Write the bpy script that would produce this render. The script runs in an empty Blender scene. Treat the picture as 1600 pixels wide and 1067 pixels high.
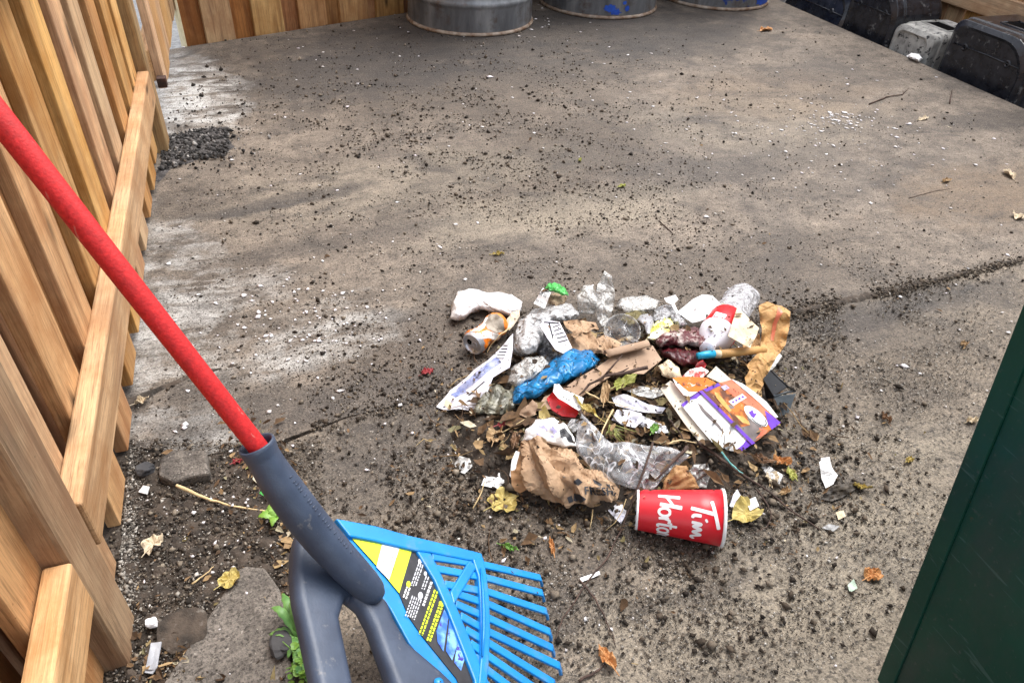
import bpy, bmesh, math, random
import numpy as np
from mathutils import Vector, Matrix, noise
from mathutils.bvhtree import BVHTree
from mathutils.geometry import delaunay_2d_cdt

random.seed(7); RNG = np.random.default_rng(7)
S = bpy.context.scene
COL = S.collection

# ------------------------------------------------------------------ camera, world, sun, exposure
H = 0.96                                    # camera height above the concrete
CX, CY, F = 800.0, 533.5, 1124.0            # photo centre and focal length in photo pixels (1600 wide)
_d = np.array([-82.0, 1396.5, F]); _d /= np.linalg.norm(_d)
_y = np.array([-488.0, -933.5, F]); _y = _y - _d * (_y @ _d); _y /= np.linalg.norm(_y)
_z = -_d; _x = np.cross(_y, _z)
cam = bpy.data.objects.new('camera', bpy.data.cameras.new('camera'))
COL.objects.link(cam); S.camera = cam
cam.data.sensor_width = 36.0; cam.data.lens = F / 1600 * 36
cam.data.clip_start = 0.02; cam.data.clip_end = 400
cam.matrix_world = Matrix(((_x[0], -_x[1], -_x[2], 0), (_y[0], -_y[1], -_y[2], 0), (_z[0], -_z[1], -_z[2], H), (0, 0, 0, 1)))

SUN_EL, SUN_AZ = math.radians(64), math.radians(62)      # azimuth from +Y towards +X
W = bpy.data.worlds.new('World'); S.world = W; W.use_nodes = True
_n = W.node_tree.nodes; _l = W.node_tree.links; _n.clear()
_sky = _n.new('ShaderNodeTexSky'); _sky.sky_type = 'NISHITA'; _sky.sun_disc = False
_sky.sun_elevation = SUN_EL; _sky.sun_rotation = SUN_AZ; _sky.dust_density = 3.0; _sky.ozone_density = 0.6
_hs = _n.new('ShaderNodeHueSaturation'); _hs.inputs['Saturation'].default_value = 0.30
_bg = _n.new('ShaderNodeBackground'); _bg.inputs['Strength'].default_value = 0.15
_wo = _n.new('ShaderNodeOutputWorld')
_l.new(_sky.outputs[0], _hs.inputs['Color']); _l.new(_hs.outputs[0], _bg.inputs[0]); _l.new(_bg.outputs[0], _wo.inputs[0])
sun = bpy.data.objects.new('sun', bpy.data.lights.new('sun', 'SUN')); COL.objects.link(sun)
sun.data.energy = 0.8; sun.data.angle = math.radians(35); sun.data.color = (1.0, 0.96, 0.9)
_sd = Vector((math.sin(SUN_AZ) * math.cos(SUN_EL), math.cos(SUN_AZ) * math.cos(SUN_EL), math.sin(SUN_EL)))
sun.rotation_euler = _sd.to_track_quat('Z', 'Y').to_euler(); sun.location = (0, 0, 6)
S.view_settings.view_transform = 'Standard'; S.view_settings.look = 'None'
S.view_settings.exposure = 1.58; S.view_settings.gamma = 1.0; S.view_settings.use_curve_mapping = False
S.render.engine = 'CYCLES'; S.cycles.transparent_max_bounces = 16; S.cycles.max_bounces = 8

# ------------------------------------------------------------------ from a photo pixel to a place in the yard
def ray(px, py):
    r = np.array([px - CX, py - CY, F]); return np.array([r @ _x, r @ _y, r @ _z])
O = np.array([0, 0, H])
def at(px, py, z=0.0):
    r = ray(px, py); return O + r * ((z - H) / r[2])
def at_x(px, py, x):
    r = ray(px, py); return O + r * (x / r[0])
def at_depth(px, py, dep): return O + ray(px, py) * dep / F
def on_plane(px, py, p0, n):
    r = ray(px, py); return O + r * (((p0 - O) @ n) / (r @ n))
PC = (0.56, 0.86)
def mound(x, y):
    u, v = (x - PC[0]) / 0.36, (y - PC[1]) / 0.25
    return 0.050 * max(0.0, 1 - u * u - v * v) ** 0.8
def on_pile(px, py, lift=0.0):
    z = 0.02
    for _ in range(5):
        p = at(px, py, z); z = mound(p[0], p[1]) + lift
    return at(px, py, z)

# ------------------------------------------------------------------ object helpers
def tag(o, label=None, cat=None, group=None, kind=None):
    if label: o['label'] = label
    if cat: o['category'] = cat
    if group: o['group'] = group
    if kind: o['kind'] = kind
    return o
def thing(name, loc, label, cat, group=None):
    o = bpy.data.objects.new(name, None); COL.objects.link(o); o.location = Vector(loc); o.empty_display_size = 0.05
    return tag(o, label, cat, group)
WORLD = {}
def wloc(o):
    v = Vector(o.location)
    while o.parent: o = o.parent; v += Vector(o.location)
    return v
def obj(name, vs, fs, mat, parent=None, smooth=False, origin=None, uvs=None):
    """one mesh object from points in yard coordinates"""
    vs = np.asarray(vs, dtype=float)
    if origin is None: origin = np.array([vs[:, 0].mean(), vs[:, 1].mean(), vs[:, 2].min()])
    origin = np.asarray(origin, dtype=float)
    me = bpy.data.meshes.new(name)
    me.from_pydata([tuple(v) for v in (vs - origin)], [], [tuple(f) for f in fs])
    if uvs is not None:
        ul = me.uv_layers.new(name='UVMap')
        li = np.empty(len(me.loops), dtype=np.int32); me.loops.foreach_get('vertex_index', li)
        ul.data.foreach_set('uv', np.asarray(uvs, dtype=np.float32)[li].ravel())
    if smooth: me.polygons.foreach_set('use_smooth', [True] * len(me.polygons))
    me.update()
    o = bpy.data.objects.new(name, me); COL.objects.link(o)
    o.parent = parent
    o.location = Vector(origin) - (wloc(parent) if parent else Vector((0, 0, 0)))
    if mat: me.materials.append(mat)
    WORLD[o.name] = (vs, fs)
    return o
def bevel(o, w=0.003, seg=2):
    m = o.modifiers.new('bevel', 'BEVEL'); m.width = w; m.segments = seg; m.limit_method = 'ANGLE'; m.angle_limit = math.radians(40); return o
def solid(o, t, off=-1.0):
    m = o.modifiers.new('thickness', 'SOLIDIFY'); m.thickness = t; m.offset = off; return o
def subsurf(o, n=1):
    m = o.modifiers.new('subsurf', 'SUBSURF'); m.levels = n; m.render_levels = n; return o
BOXF = [(0, 3, 2, 1), (4, 5, 6, 7), (0, 1, 5, 4), (1, 2, 6, 5), (2, 3, 7, 6), (3, 0, 4, 7)]
def boxv(x0, x1, y0, y1, z0, z1):
    return [(x0, y0, z0), (x1, y0, z0), (x1, y1, z0), (x0, y1, z0), (x0, y0, z1), (x1, y0, z1), (x1, y1, z1), (x0, y1, z1)]
def box(name, x0, x1, y0, y1, z0, z1, mat, parent=None, bv=0.003, jit=0.0):
    v = np.array(boxv(x0, x1, y0, y1, z0, z1))
    if jit: v = v + RNG.uniform(-jit, jit, v.shape)
    o = obj(name, v, BOXF, mat, parent, origin=((x0 + x1) / 2, (y0 + y1) / 2, z0))
    return bevel(o, bv) if bv else o
def prism(name, top, depth_vec, mat, parent=None, bv=0.0, bseg=2):
    """polygon (points) pushed along depth_vec"""
    top = np.asarray(top, float); n = len(top)
    nn = np.zeros(3)
    for i in range(n): nn += np.cross(top[i], top[(i + 1) % n])
    if nn @ np.asarray(depth_vec) > 0: top = top[::-1]
    vs = np.vstack([top, top + np.asarray(depth_vec)])
    fs = [tuple(range(n)), tuple(range(2 * n - 1, n - 1, -1))] + [(i, i + n, (i + 1) % n + n, (i + 1) % n) for i in range(n)]
    o = obj(name, vs, fs, mat, parent)
    return bevel(o, bv, bseg) if bv else o
def frame_of(axis):
    a = np.asarray(axis, float); a /= np.linalg.norm(a)
    u = np.cross(a, [0, 0, 1.0]) if abs(a[2]) < 0.95 else np.cross(a, [1.0, 0, 0]); u /= np.linalg.norm(u)
    return a, u, np.cross(a, u)
def tube_geo(pts, rads, seg=10, cap=True):
    pts = np.asarray(pts, float); vs = []; fs = []; n = len(pts)
    up = None
    for i in range(n):
        t = pts[min(i + 1, n - 1)] - pts[max(i - 1, 0)]; t = t / (np.linalg.norm(t) + 1e-12)
        if up is None: _, u, w = frame_of(t)
        else:
            u = up - t * (up @ t); u /= np.linalg.norm(u) + 1e-12; w = np.cross(t, u)
        up = u
        for k in range(seg):
            a = 2 * math.pi * k / seg; vs.append(pts[i] + rads[i] * (math.cos(a) * u + math.sin(a) * w))
    for i in range(n - 1):
        for k in range(seg):
            a, b = i * seg + k, i * seg + (k + 1) % seg
            fs.append((a, b, b + seg, a + seg))
    if cap: fs.append(tuple(range(seg - 1, -1, -1))); fs.append(tuple(range((n - 1) * seg, n * seg)))
    return vs, fs
def tube(name, pts, rads, mat, parent=None, seg=10, smooth=True):
    v, f = tube_geo(pts, rads, seg); return obj(name, v, f, mat, parent, smooth=smooth)
def lathe_geo(p0, axis, prof, seg=32, u=None):
    """prof: (distance along axis, radius)"""
    a, uu, w = frame_of(axis)
    if u is not None: uu = np.asarray(u, float); uu = uu - a * (uu @ a); uu /= np.linalg.norm(uu); w = np.cross(a, uu)
    vs = []; fs = []
    for s, r in prof:
        for k in range(seg):
            t = 2 * math.pi * k / seg; vs.append(np.asarray(p0) + a * s + r * (math.cos(t) * uu + math.sin(t) * w))
    for i in range(len(prof) - 1):
        for k in range(seg):
            q, b = i * seg + k, i * seg + (k + 1) % seg
            fs.append((q, b, b + seg, q + seg))
    return vs, fs
def lathe(name, p0, axis, prof, mat, parent=None, seg=32, smooth=True, cap0=False, cap1=False, u=None):
    v, f = lathe_geo(p0, axis, prof, seg, u)
    if cap0: f.append(tuple(range(seg - 1, -1, -1)))
    if cap1: f.append(tuple(range((len(prof) - 1) * seg, len(prof) * seg)))
    return obj(name, v, f, mat, parent, smooth=smooth)

def fill(outline, step):
    """triangulate an outline (photo-plane units) with interior points; returns pts2d, faces, distance to the edge"""
    ol = []
    n = len(outline)
    for i in range(n):
        a = np.array(outline[i][:2], float); b = np.array(outline[(i + 1) % n][:2], float)
        k = max(1, int(np.linalg.norm(b - a) / step))
        for j in range(k): ol.append(a + (b - a) * j / k)
    ol = np.array(ol); m = len(ol)
    x0, y0 = ol.min(0); x1, y1 = ol.max(0)
    def inside(p):
        c = False; j = m - 1
        for i in range(m):
            if (ol[i][1] > p[1]) != (ol[j][1] > p[1]) and p[0] < (ol[j][0] - ol[i][0]) * (p[1] - ol[i][1]) / (ol[j][1] - ol[i][1]) + ol[i][0]: c = not c
            j = i
        return c
    pts = list(ol); A = ol; B = np.roll(ol, -1, 0); AB = B - A; L = (AB ** 2).sum(1) + 1e-9
    def dist(p):
        t = np.clip(((p - A) * AB).sum(1) / L, 0, 1); return np.sqrt((((A + AB * t[:, None]) - p) ** 2).sum(1).min())
    ds = [0.0] * m; yy = y0; row = 0
    while yy < y1:
        xx = x0 + (step / 2 if row % 2 else 0)
        while xx < x1:
            p = np.array([xx, yy]) + RNG.uniform(-.22, .22, 2) * step
            if inside(p):
                d = dist(p)
                if d > step * 0.45: pts.append(p); ds.append(d)
            xx += step
        yy += step * 0.87; row += 1
    r = delaunay_2d_cdt([Vector(p) for p in pts], [(i, (i + 1) % m) for i in range(m)], [], 1, 1e-6)
    P = np.array([tuple(v) for v in r[0]]); ids = r[3]
    D = np.array([ds[k[0]] if len(k) else 0.0 for k in ids])
    return P, [tuple(f) for f in r[2]], D
def folds(seed, per, n=5):
    R = random.Random(seed); out = []
    for k in range(n):
        v = Vector((R.gauss(0, 1), R.gauss(0, 1), R.gauss(0, .6))).normalized()
        out.append((v, per * R.uniform(.55, 1.7) / (1 + .35 * k), R.random(), R.uniform(.5, 1) / (1 + .3 * k)))
    return out
def foldval(p, F_):
    q = Vector(p); q = q + noise.noise_vector(q * 12) * 0.006
    s = 0; w_ = 0
    for v, per, ph, w in F_:
        t = (q.dot(v) / per + ph) % 1.0; s += w * (abs(t - .5) * 4 - 1); w_ += w
    return s / w_ * 1.6
def crumple(name, outline, mat, parent=None, lift=0.005, dome=0.0, amp=0.003, per=0.03, step=4.0, thick=0.0006, seed=1, smooth=False, free=False, uvf=None, pw=0.5, nf=5):
    """a creased sheet lying on the heap: outline points are (px, py[, own lift])"""
    P, fs, D = fill(outline, step)
    oxy = np.array([o[:2] for o in outline], float); ol = np.array([(o[2] if len(o) > 2 else lift) for o in outline])
    dm = max(D.max(), 1e-6); pos = []
    for p, d in zip(P, D):
        w = 1 / (((oxy - p) ** 2).sum(1) + 30) ** 1.2; li = (w * ol).sum() / w.sum()
        pr = (1 - (1 - min(d / dm, 1)) ** 2) ** pw if d > 0 else 0
        li += dome * pr
        pos.append(at(p[0], p[1], li) if free else on_pile(p[0], p[1], li))
    pos = np.array(pos); fixed = []
    for f in fs:
        a, b, c = pos[f[0]], pos[f[1]], pos[f[2]]
        if np.cross(b - a, c - a) @ (O - a) < 0: f = f[::-1]
        fixed.append(f)
    nr = np.zeros_like(pos)
    for f in fixed:
        a, b, c = pos[f[0]], pos[f[1]], pos[f[2]]; q = np.cross(b - a, c - a)
        for i in f: nr[i] += q
    nr /= np.linalg.norm(nr, axis=1)[:, None] + 1e-12
    FF = folds(seed, per, nf)
    out = []
    for i, p in enumerate(pos):
        k = foldval(p, FF); e = 0.45 + 0.55 * min(1, D[i] / (step * 3))
        side = Vector(noise.noise_vector(Vector(p) * 30 + Vector((seed, 0, 0))))
        q = p + nr[i] * k * amp * e + np.array(side) * amp * 0.18
        g = 0.0015
        if q[2] < g: q[2] = g + random.random() * 0.0006
        out.append(q)
    uvs = None
    if uvf:
        a, b, c = [np.array(k, float) for k in uvf]; M2 = np.linalg.inv(np.array([b - a, c - a]).T)
        uvs = [(M2 @ (p - a)) for p in P]
    o = obj(name, out, fixed, mat, parent, smooth=smooth, uvs=uvs)
    if thick: solid(o, thick)
    return o
def bvh_of(*os_):
    vs = []; fs = []
    for o in os_:
        v, f = WORLD[o.name]; k = len(vs); vs += [Vector(q) for q in v]; fs += [tuple(i + k for i in g) for g in f]
    return BVHTree.FromPolygons(vs, fs)
def decal(name, outline, target, mat, parent, off=0.0007, step=3.0, raw=None):
    """flat print: a thin skin that lies on the target's own surface"""
    P, fs = (raw if raw else fill(outline, step)[:2])
    out = []; ok = []
    for p in P:
        r = ray(p[0], p[1]); dv = Vector(r).normalized()
        hit = target.ray_cast(Vector(O), dv)
        ok.append(hit[0] is not None)
        if hit[0] is not None:
            nn = hit[1] if hit[1].dot(dv) < 0 else -hit[1]
            out.append(np.array(hit[0] + (nn - dv).normalized() * off))
        else: out.append(np.array([0, 0, 0.0]))
    fs = [f for f in fs if all(ok[i] for i in f)]
    if not fs: return None
    used = sorted({i for f in fs for i in f}); mp = {k: i for i, k in enumerate(used)}
    fx = []
    for f in fs:
        a, b, c = out[f[0]], out[f[1]], out[f[2]]
        if np.cross(b - a, c - a) @ (O - a) < 0: f = f[::-1]
        fx.append(tuple(mp[i] for i in f))
    return obj(name, [out[i] for i in used], fx, mat, parent)
def rect_px(a, b, w):
    a = np.array(a, float); b = np.array(b, float); d = (b - a) / np.linalg.norm(b - a); n = np.array([-d[1], d[0]]) * w / 2
    return [tuple(a + n), tuple(b + n), tuple(b - n), tuple(a - n)]
def text_geo(txt):
    cu = bpy.data.curves.new('t', 'FONT'); cu.body = txt; cu.resolution_u = 2; cu.offset = .022; ob = bpy.data.objects.new('t', cu)
    COL.objects.link(ob); dg = bpy.context.evaluated_depsgraph_get(); me = bpy.data.meshes.new_from_object(ob.evaluated_get(dg))
    v = [(q.co.x, q.co.y) for q in me.vertices]; f = [tuple(p.vertices) for p in me.polygons]
    bpy.data.objects.remove(ob); bpy.data.curves.remove(cu); bpy.data.meshes.remove(me)
    tri = []
    for g in f:
        for i in range(1, len(g) - 1): tri.append((g[0], g[i], g[i + 1]))
    return v, tri

# ------------------------------------------------------------------ materials
def new_mat(name):
    m = bpy.data.materials.new(name); m.use_nodes = True; nt = m.node_tree; nt.nodes.clear()
    return m, nt, nt.nodes, nt.links
def mixc(N, L, a, b, fac, mode='MIX'):
    n = N.new('ShaderNodeMix'); n.data_type = 'RGBA'; n.blend_type = mode
    for s, v in ((0, fac), (6, a), (7, b)):
        if hasattr(v, 'is_linked') or isinstance(v, bpy.types.NodeSocket): L.new(v, n.inputs[s])
        else: n.inputs[s].default_value = v if s == 0 else (*v[:3], 1)
    return n.outputs[2]
def ramp(N, L, src, stops):
    r = N.new('ShaderNodeValToRGB'); e = r.color_ramp.elements
    while len(e) < len(stops): e.new(0.5)
    for k, (p, c) in enumerate(stops):
        e[k].position = p; e[k].color = (*c, 1) if isinstance(c, tuple) else (c, c, c, 1)
    L.new(src, r.inputs[0]); return r.outputs[0]
def nz(N, L, vec, scale, detail=4, rough=.55, dist=0.0):
    t = N.new('ShaderNodeTexNoise'); t.inputs['Scale'].default_value = scale; t.inputs['Detail'].default_value = detail
    t.inputs['Roughness'].default_value = rough; t.inputs['Distortion'].default_value = dist
    if vec is not None: L.new(vec, t.inputs['Vector'])
    return t.outputs['Fac']
def mapping(N, L, vec, scale=(1, 1, 1), rot=(0, 0, 0), loc=(0, 0, 0)):
    m = N.new('ShaderNodeMapping'); m.inputs['Scale'].default_value = scale; m.inputs['Rotation'].default_value = rot; m.inputs['Location'].default_value = loc
    L.new(vec, m.inputs['Vector']); return m.outputs[0]
def math_(N, L, op, a, b=None, clamp=False):
    m = N.new('ShaderNodeMath'); m.operation = op; m.use_clamp = clamp
    for i, v in enumerate((a, b)):
        if v is None: continue
        if isinstance(v, (int, float)): m.inputs[i].default_value = v
        else: L.new(v, m.inputs[i])
    return m.outputs[0]
def ridge(N, L, vec, scale, dist=.8):
    return ramp(N, L, math_(N, L, 'ABSOLUTE', math_(N, L, 'SUBTRACT', nz(N, L, vec, scale, 2, .45, dist), .5)), [(.0, 1.0), (.16, .0)])
def bump(N, L, h, strength=.4, dist=.002):
    b = N.new('ShaderNodeBump'); b.inputs['Strength'].default_value = strength; b.inputs['Distance'].default_value = dist
    L.new(h, b.inputs['Height']); return b.outputs[0]
def objvec(N, L, rnd=True):
    t = N.new('ShaderNodeTexCoord'); v = t.outputs['Object']
    if rnd:
        oi = N.new('ShaderNodeObjectInfo'); k = N.new('ShaderNodeVectorMath'); k.operation = 'SCALE'
        c = N.new('ShaderNodeCombineXYZ')
        L.new(oi.outputs['Random'], c.inputs[0]); L.new(math_(N, L, 'MULTIPLY', oi.outputs['Random'], 7.3), c.inputs[1]); L.new(math_(N, L, 'MULTIPLY', oi.outputs['Random'], 3.1), c.inputs[2])
        L.new(c.outputs[0], k.inputs[0]); k.inputs['Scale'].default_value = 11
        a = N.new('ShaderNodeVectorMath'); L.new(v, a.inputs[0]); L.new(k.outputs[0], a.inputs[1]); v = a.outputs[0]
        return v, oi.outputs['Random']
    return v, None
def pbsdf(N, L, color=None, rough=.6, normal=None, metal=0, spec=.5, **kw):
    p = N.new('ShaderNodeBsdfPrincipled'); o = N.new('ShaderNodeOutputMaterial'); L.new(p.outputs[0], o.inputs[0])
    if color is not None:
        if isinstance(color, bpy.types.NodeSocket): L.new(color, p.inputs['Base Color'])
        else: p.inputs['Base Color'].default_value = (*color, 1)
    if isinstance(rough, bpy.types.NodeSocket): L.new(rough, p.inputs['Roughness'])
    else: p.inputs['Roughness'].default_value = rough
    p.inputs['Metallic'].default_value = metal; p.inputs['Specular IOR Level'].default_value = spec
    if normal is not None: L.new(normal, p.inputs['Normal'])
    return p
def simple(name, c1, c2=None, scale=40, rough=.6, bstr=.25, bscale=None, bdist=.001, metal=0, spec=.5, dirt=None, lo=.35, hi=.65, rv=0.0, crease=0):
    m, nt, N, L = new_mat(name); v, rnd = objvec(N, L)
    c = c1
    if c2 is not None: c = ramp(N, L, nz(N, L, v, scale, 5), [(lo, c1), (hi, c2)])
    if dirt:
        dc, ds, dl, dh = dirt
        f = ramp(N, L, nz(N, L, v, ds, 6, .65), [(dl, 0.0), (dh, 1.0)]); c = mixc(N, L, c, dc, f)
    if rv:
        hs = N.new('ShaderNodeHueSaturation'); L.new(math_(N, L, 'ADD', math_(N, L, 'MULTIPLY', rnd, rv), 1 - rv / 2), hs.inputs['Value'])
        if isinstance(c, tuple): hs.inputs['Color'].default_value = (*c, 1)
        else: L.new(c, hs.inputs['Color'])
        c = hs.outputs[0]
    hgt = nz(N, L, v, bscale or scale * 4, 4) if bstr else None
    if crease: hgt = math_(N, L, 'ADD', math_(N, L, 'MULTIPLY', ridge(N, L, v, crease), 1.0), math_(N, L, 'MULTIPLY', hgt, .25)); bstr, bdist = .85, .004
    nrm = bump(N, L, hgt, bstr, bdist) if bstr else None
    pbsdf(N, L, c, rough, nrm, metal, spec); return m
def film(name, c, opac=.3, rough=.18, c2=None, scale=40):
    """thin clear or cloudy plastic"""
    m, nt, N, L = new_mat(name); v, _ = objvec(N, L)
    p = N.new('ShaderNodeBsdfPrincipled'); o = N.new('ShaderNodeOutputMaterial'); t = N.new('ShaderNodeBsdfTransparent'); mx = N.new('ShaderNodeMixShader')
    p.inputs['Roughness'].default_value = rough; p.inputs['Specular IOR Level'].default_value = .9
    L.new(ramp(N, L, nz(N, L, v, scale, 4), [(.35, c), (.65, c2 or c)]), p.inputs['Base Color'])
    t.inputs[0].default_value = (.96, .97, .98, 1)
    fr = N.new('ShaderNodeLayerWeight'); fr.inputs[0].default_value = .45
    k = math_(N, L, 'MULTIPLY', ramp(N, L, nz(N, L, v, scale * 1.7, 5, .65), [(.36, .45), (.62, 1.7)]), opac)
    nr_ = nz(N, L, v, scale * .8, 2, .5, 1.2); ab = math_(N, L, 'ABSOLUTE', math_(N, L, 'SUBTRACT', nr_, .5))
    k = math_(N, L, 'ADD', k, math_(N, L, 'MULTIPLY', ramp(N, L, ab, [(.003, 1.0), (.016, 0.0)]), .38))  # opaque pale crease lines: stress whitening, also painted-in wrinkle glints
    fac = math_(N, L, 'ADD', k, math_(N, L, 'MULTIPLY', fr.outputs['Facing'], .28), clamp=True)
    L.new(bump(N, L, ridge(N, L, v, scale * .75), .9, .006), p.inputs['Normal'])
    L.new(fac, mx.inputs[0]); L.new(t.outputs[0], mx.inputs[1]); L.new(p.outputs[0], mx.inputs[2]); L.new(mx.outputs[0], o.inputs[0]); return m
def wood(name, axis, light, dark, grey=.0, wet=0.0):
    m, nt, N, L = new_mat(name); v, rnd = objvec(N, L)
    def sc(a, c): return tuple(a if 'XYZ'[i] == axis else c for i in range(3))
    big = nz(N, L, mapping(N, L, v, sc(1.6, 20)), 1, 6, .6, 1.6)
    fine = nz(N, L, mapping(N, L, v, sc(9, 260)), 1, 4, .7, .5)
    hair = nz(N, L, mapping(N, L, v, sc(26, 420)), 1, 3, .7, .2)
    blot = nz(N, L, v, 9, 6, .65); spot = nz(N, L, v, 120, 3, .6)
    c = ramp(N, L, big, [(.32, dark), (.50, light), (.72, tuple(min(1, k * 1.25) for k in light))])
    c = mixc(N, L, c, ramp(N, L, fine, [(.30, .40), (.52, 1.0), (.75, 1.15)]), .75, 'MULTIPLY')
    c = mixc(N, L, c, ramp(N, L, hair, [(.30, .45), (.48, 1.0)]), .6, 'MULTIPLY')
    c = mixc(N, L, c, (light[0] * .62, light[1] * .44, light[2] * .26), ramp(N, L, blot, [(.42, .0), (.70, .8)]))
    c = mixc(N, L, c, (.05, .03, .015), ramp(N, L, spot, [(.70, .0), (.76, .6)]))
    if grey: c = mixc(N, L, c, (.27, .22, .18), ramp(N, L, nz(N, L, mapping(N, L, v, sc(3, 9)), 1.3, 5), [(.48, 0.0), (.75, grey)]))
    vo = N.new('ShaderNodeTexVoronoi'); vo.inputs['Scale'].default_value = 1; L.new(mapping(N, L, v, sc(3.4, 10.5)), vo.inputs['Vector'])
    kn = ramp(N, L, math_(N, L, 'ADD', vo.outputs['Distance'], math_(N, L, 'MULTIPLY', math_(N, L, 'SUBTRACT', blot, .5), .12)), [(.05, 1.0), (.15, 0.0)])
    c = mixc(N, L, c, (.06, .03, .012), math_(N, L, 'MULTIPLY', kn, .9))
    hs = N.new('ShaderNodeHueSaturation'); L.new(c, hs.inputs['Color'])
    L.new(math_(N, L, 'ADD', math_(N, L, 'MULTIPLY', rnd, .42), .80), hs.inputs['Value'])
    L.new(math_(N, L, 'ADD', math_(N, L, 'MULTIPLY', math_(N, L, 'FRACT', math_(N, L, 'MULTIPLY', rnd, 17.0)), .012), .494), hs.inputs['Hue'])
    L.new(math_(N, L, 'ADD', math_(N, L, 'MULTIPLY', math_(N, L, 'FRACT', math_(N, L, 'MULTIPLY', rnd, 31.0)), .26), .80), hs.inputs['Saturation'])
    h = math_(N, L, 'ADD', math_(N, L, 'MULTIPLY', fine, .7), math_(N, L, 'ADD', math_(N, L, 'MULTIPLY', hair, .5), math_(N, L, 'MULTIPLY', big, .4)))
    pbsdf(N, L, hs.outputs[0], .70 - wet, bump(N, L, h, .6, .0018), spec=.3); return m

def smooth_mask(N, L, vec, cx, cy, rx, ry, rot=0.0, nscale=7, namp=.75):
    """soft-edged stain with its own ragged outline; 1 inside"""
    sp = N.new('ShaderNodeSeparateXYZ'); L.new(mapping(N, L, vec, loc=(-cx, -cy, 0)), sp.inputs[0])
    co, si = math.cos(rot), math.sin(rot)
    u = math_(N, L, 'ADD', math_(N, L, 'MULTIPLY', sp.outputs[0], co / rx), math_(N, L, 'MULTIPLY', sp.outputs[1], si / rx))
    w = math_(N, L, 'ADD', math_(N, L, 'MULTIPLY', sp.outputs[0], -si / ry), math_(N, L, 'MULTIPLY', sp.outputs[1], co / ry))
    d = math_(N, L, 'SQRT', math_(N, L, 'ADD', math_(N, L, 'MULTIPLY', u, u), math_(N, L, 'MULTIPLY', w, w)))
    d = math_(N, L, 'ADD', d, math_(N, L, 'MULTIPLY', math_(N, L, 'SUBTRACT', nz(N, L, vec, nscale, 6, .65), .5), namp * 2))
    return ramp(N, L, d, [(.55, 1.0), (1.0, 0.0)])
def concrete(name, base_l, base_d, stains=()):
    m, nt, N, L = new_mat(name)
    g = N.new('ShaderNodeNewGeometry'); v = g.outputs['Position']
    big = nz(N, L, v, 1.9, 8, .64, .9); mid = nz(N, L, v, 11, 7, .7, .4)
    rot = (0, 0, math.radians(-8))
    streak = nz(N, L, mapping(N, L, v, (2.2, 8, 1), rot), 1, 8, .72, 1.1)
    broom = nz(N, L, mapping(N, L, v, (14, 120, 1), rot), 1, 5, .7, .6)
    speck = nz(N, L, v, 260, 3, .75); grit = nz(N, L, v, 95, 5, .75)
    k = math_(N, L, 'ADD', math_(N, L, 'MULTIPLY', big, .42), math_(N, L, 'ADD', math_(N, L, 'MULTIPLY', mid, .34), math_(N, L, 'MULTIPLY', streak, .24)))
    c = ramp(N, L, k, [(.40, base_d), (.50, tuple((a + b) / 2 for a, b in zip(base_l, base_d))), (.60, base_l)])
    c = mixc(N, L, c, ramp(N, L, nz(N, L, v, 26, 6, .75, .5), [(.36, .55), (.50, 1.0), (.66, 1.18)]), .8, 'MULTIPLY')
    for st in stains:
        col, cx, cy, rx, ry, ro, amt = st[:7]
        mk = smooth_mask(N, L, v, cx, cy, rx, ry, ro, *(st[7:] if len(st) > 7 else ()))
        mk = math_(N, L, 'MULTIPLY', mk, math_(N, L, 'MULTIPLY', ramp(N, L, math_(N, L, 'ADD', math_(N, L, 'MULTIPLY', streak, .6), math_(N, L, 'MULTIPLY', mid, .4)), ([(.45, .0), (.55, 1.0)] if col is PALE else [(.38, .45), (.56, 1.0)])), amt))
        c = mixc(N, L, c, col, mk)
    c = mixc(N, L, c, (.058, .049, .043), ramp(N, L, nz(N, L, mapping(N, L, v, (1, 1.5, 1), loc=(3, 1, 0)), 4.2, 9, .72, .8), [(.50, .0), (.66, .78)]))
    c = mixc(N, L, c, ramp(N, L, speck, [(.34, .25), (.48, 1.0), (.66, 1.5)]), .85, 'MULTIPLY')
    c = mixc(N, L, c, ramp(N, L, grit, [(.34, .30), (.46, 1.0)]), .75, 'MULTIPLY')
    c = mixc(N, L, c, ramp(N, L, broom, [(.36, .75), (.55, 1.05)]), .35, 'MULTIPLY')
    c = mixc(N, L, c, (.028, .022, .018), ramp(N, L, nz(N, L, v, 135, 2, .6), [(.60, .0), (.67, .85)]))
    c = mixc(N, L, c, (.05, .042, .035), ramp(N, L, nz(N, L, mapping(N, L, v, (1, 1.6, 1), loc=(2, 7, 1)), 62, 3, .7), [(.57, .0), (.66, .7)]))
    c = mixc(N, L, c, (.46, .42, .37), ramp(N, L, nz(N, L, mapping(N, L, v, loc=(5, 3, 1)), 175, 2, .6), [(.67, .0), (.72, .6)]))
    h = math_(N, L, 'ADD', math_(N, L, 'ADD', math_(N, L, 'MULTIPLY', speck, .5), grit), math_(N, L, 'MULTIPLY', broom, .6))
    pbsdf(N, L, c, ramp(N, L, big, [(.3, .55), (.7, .85)]), bump(N, L, h, .6, .004), spec=.35); return m

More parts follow.
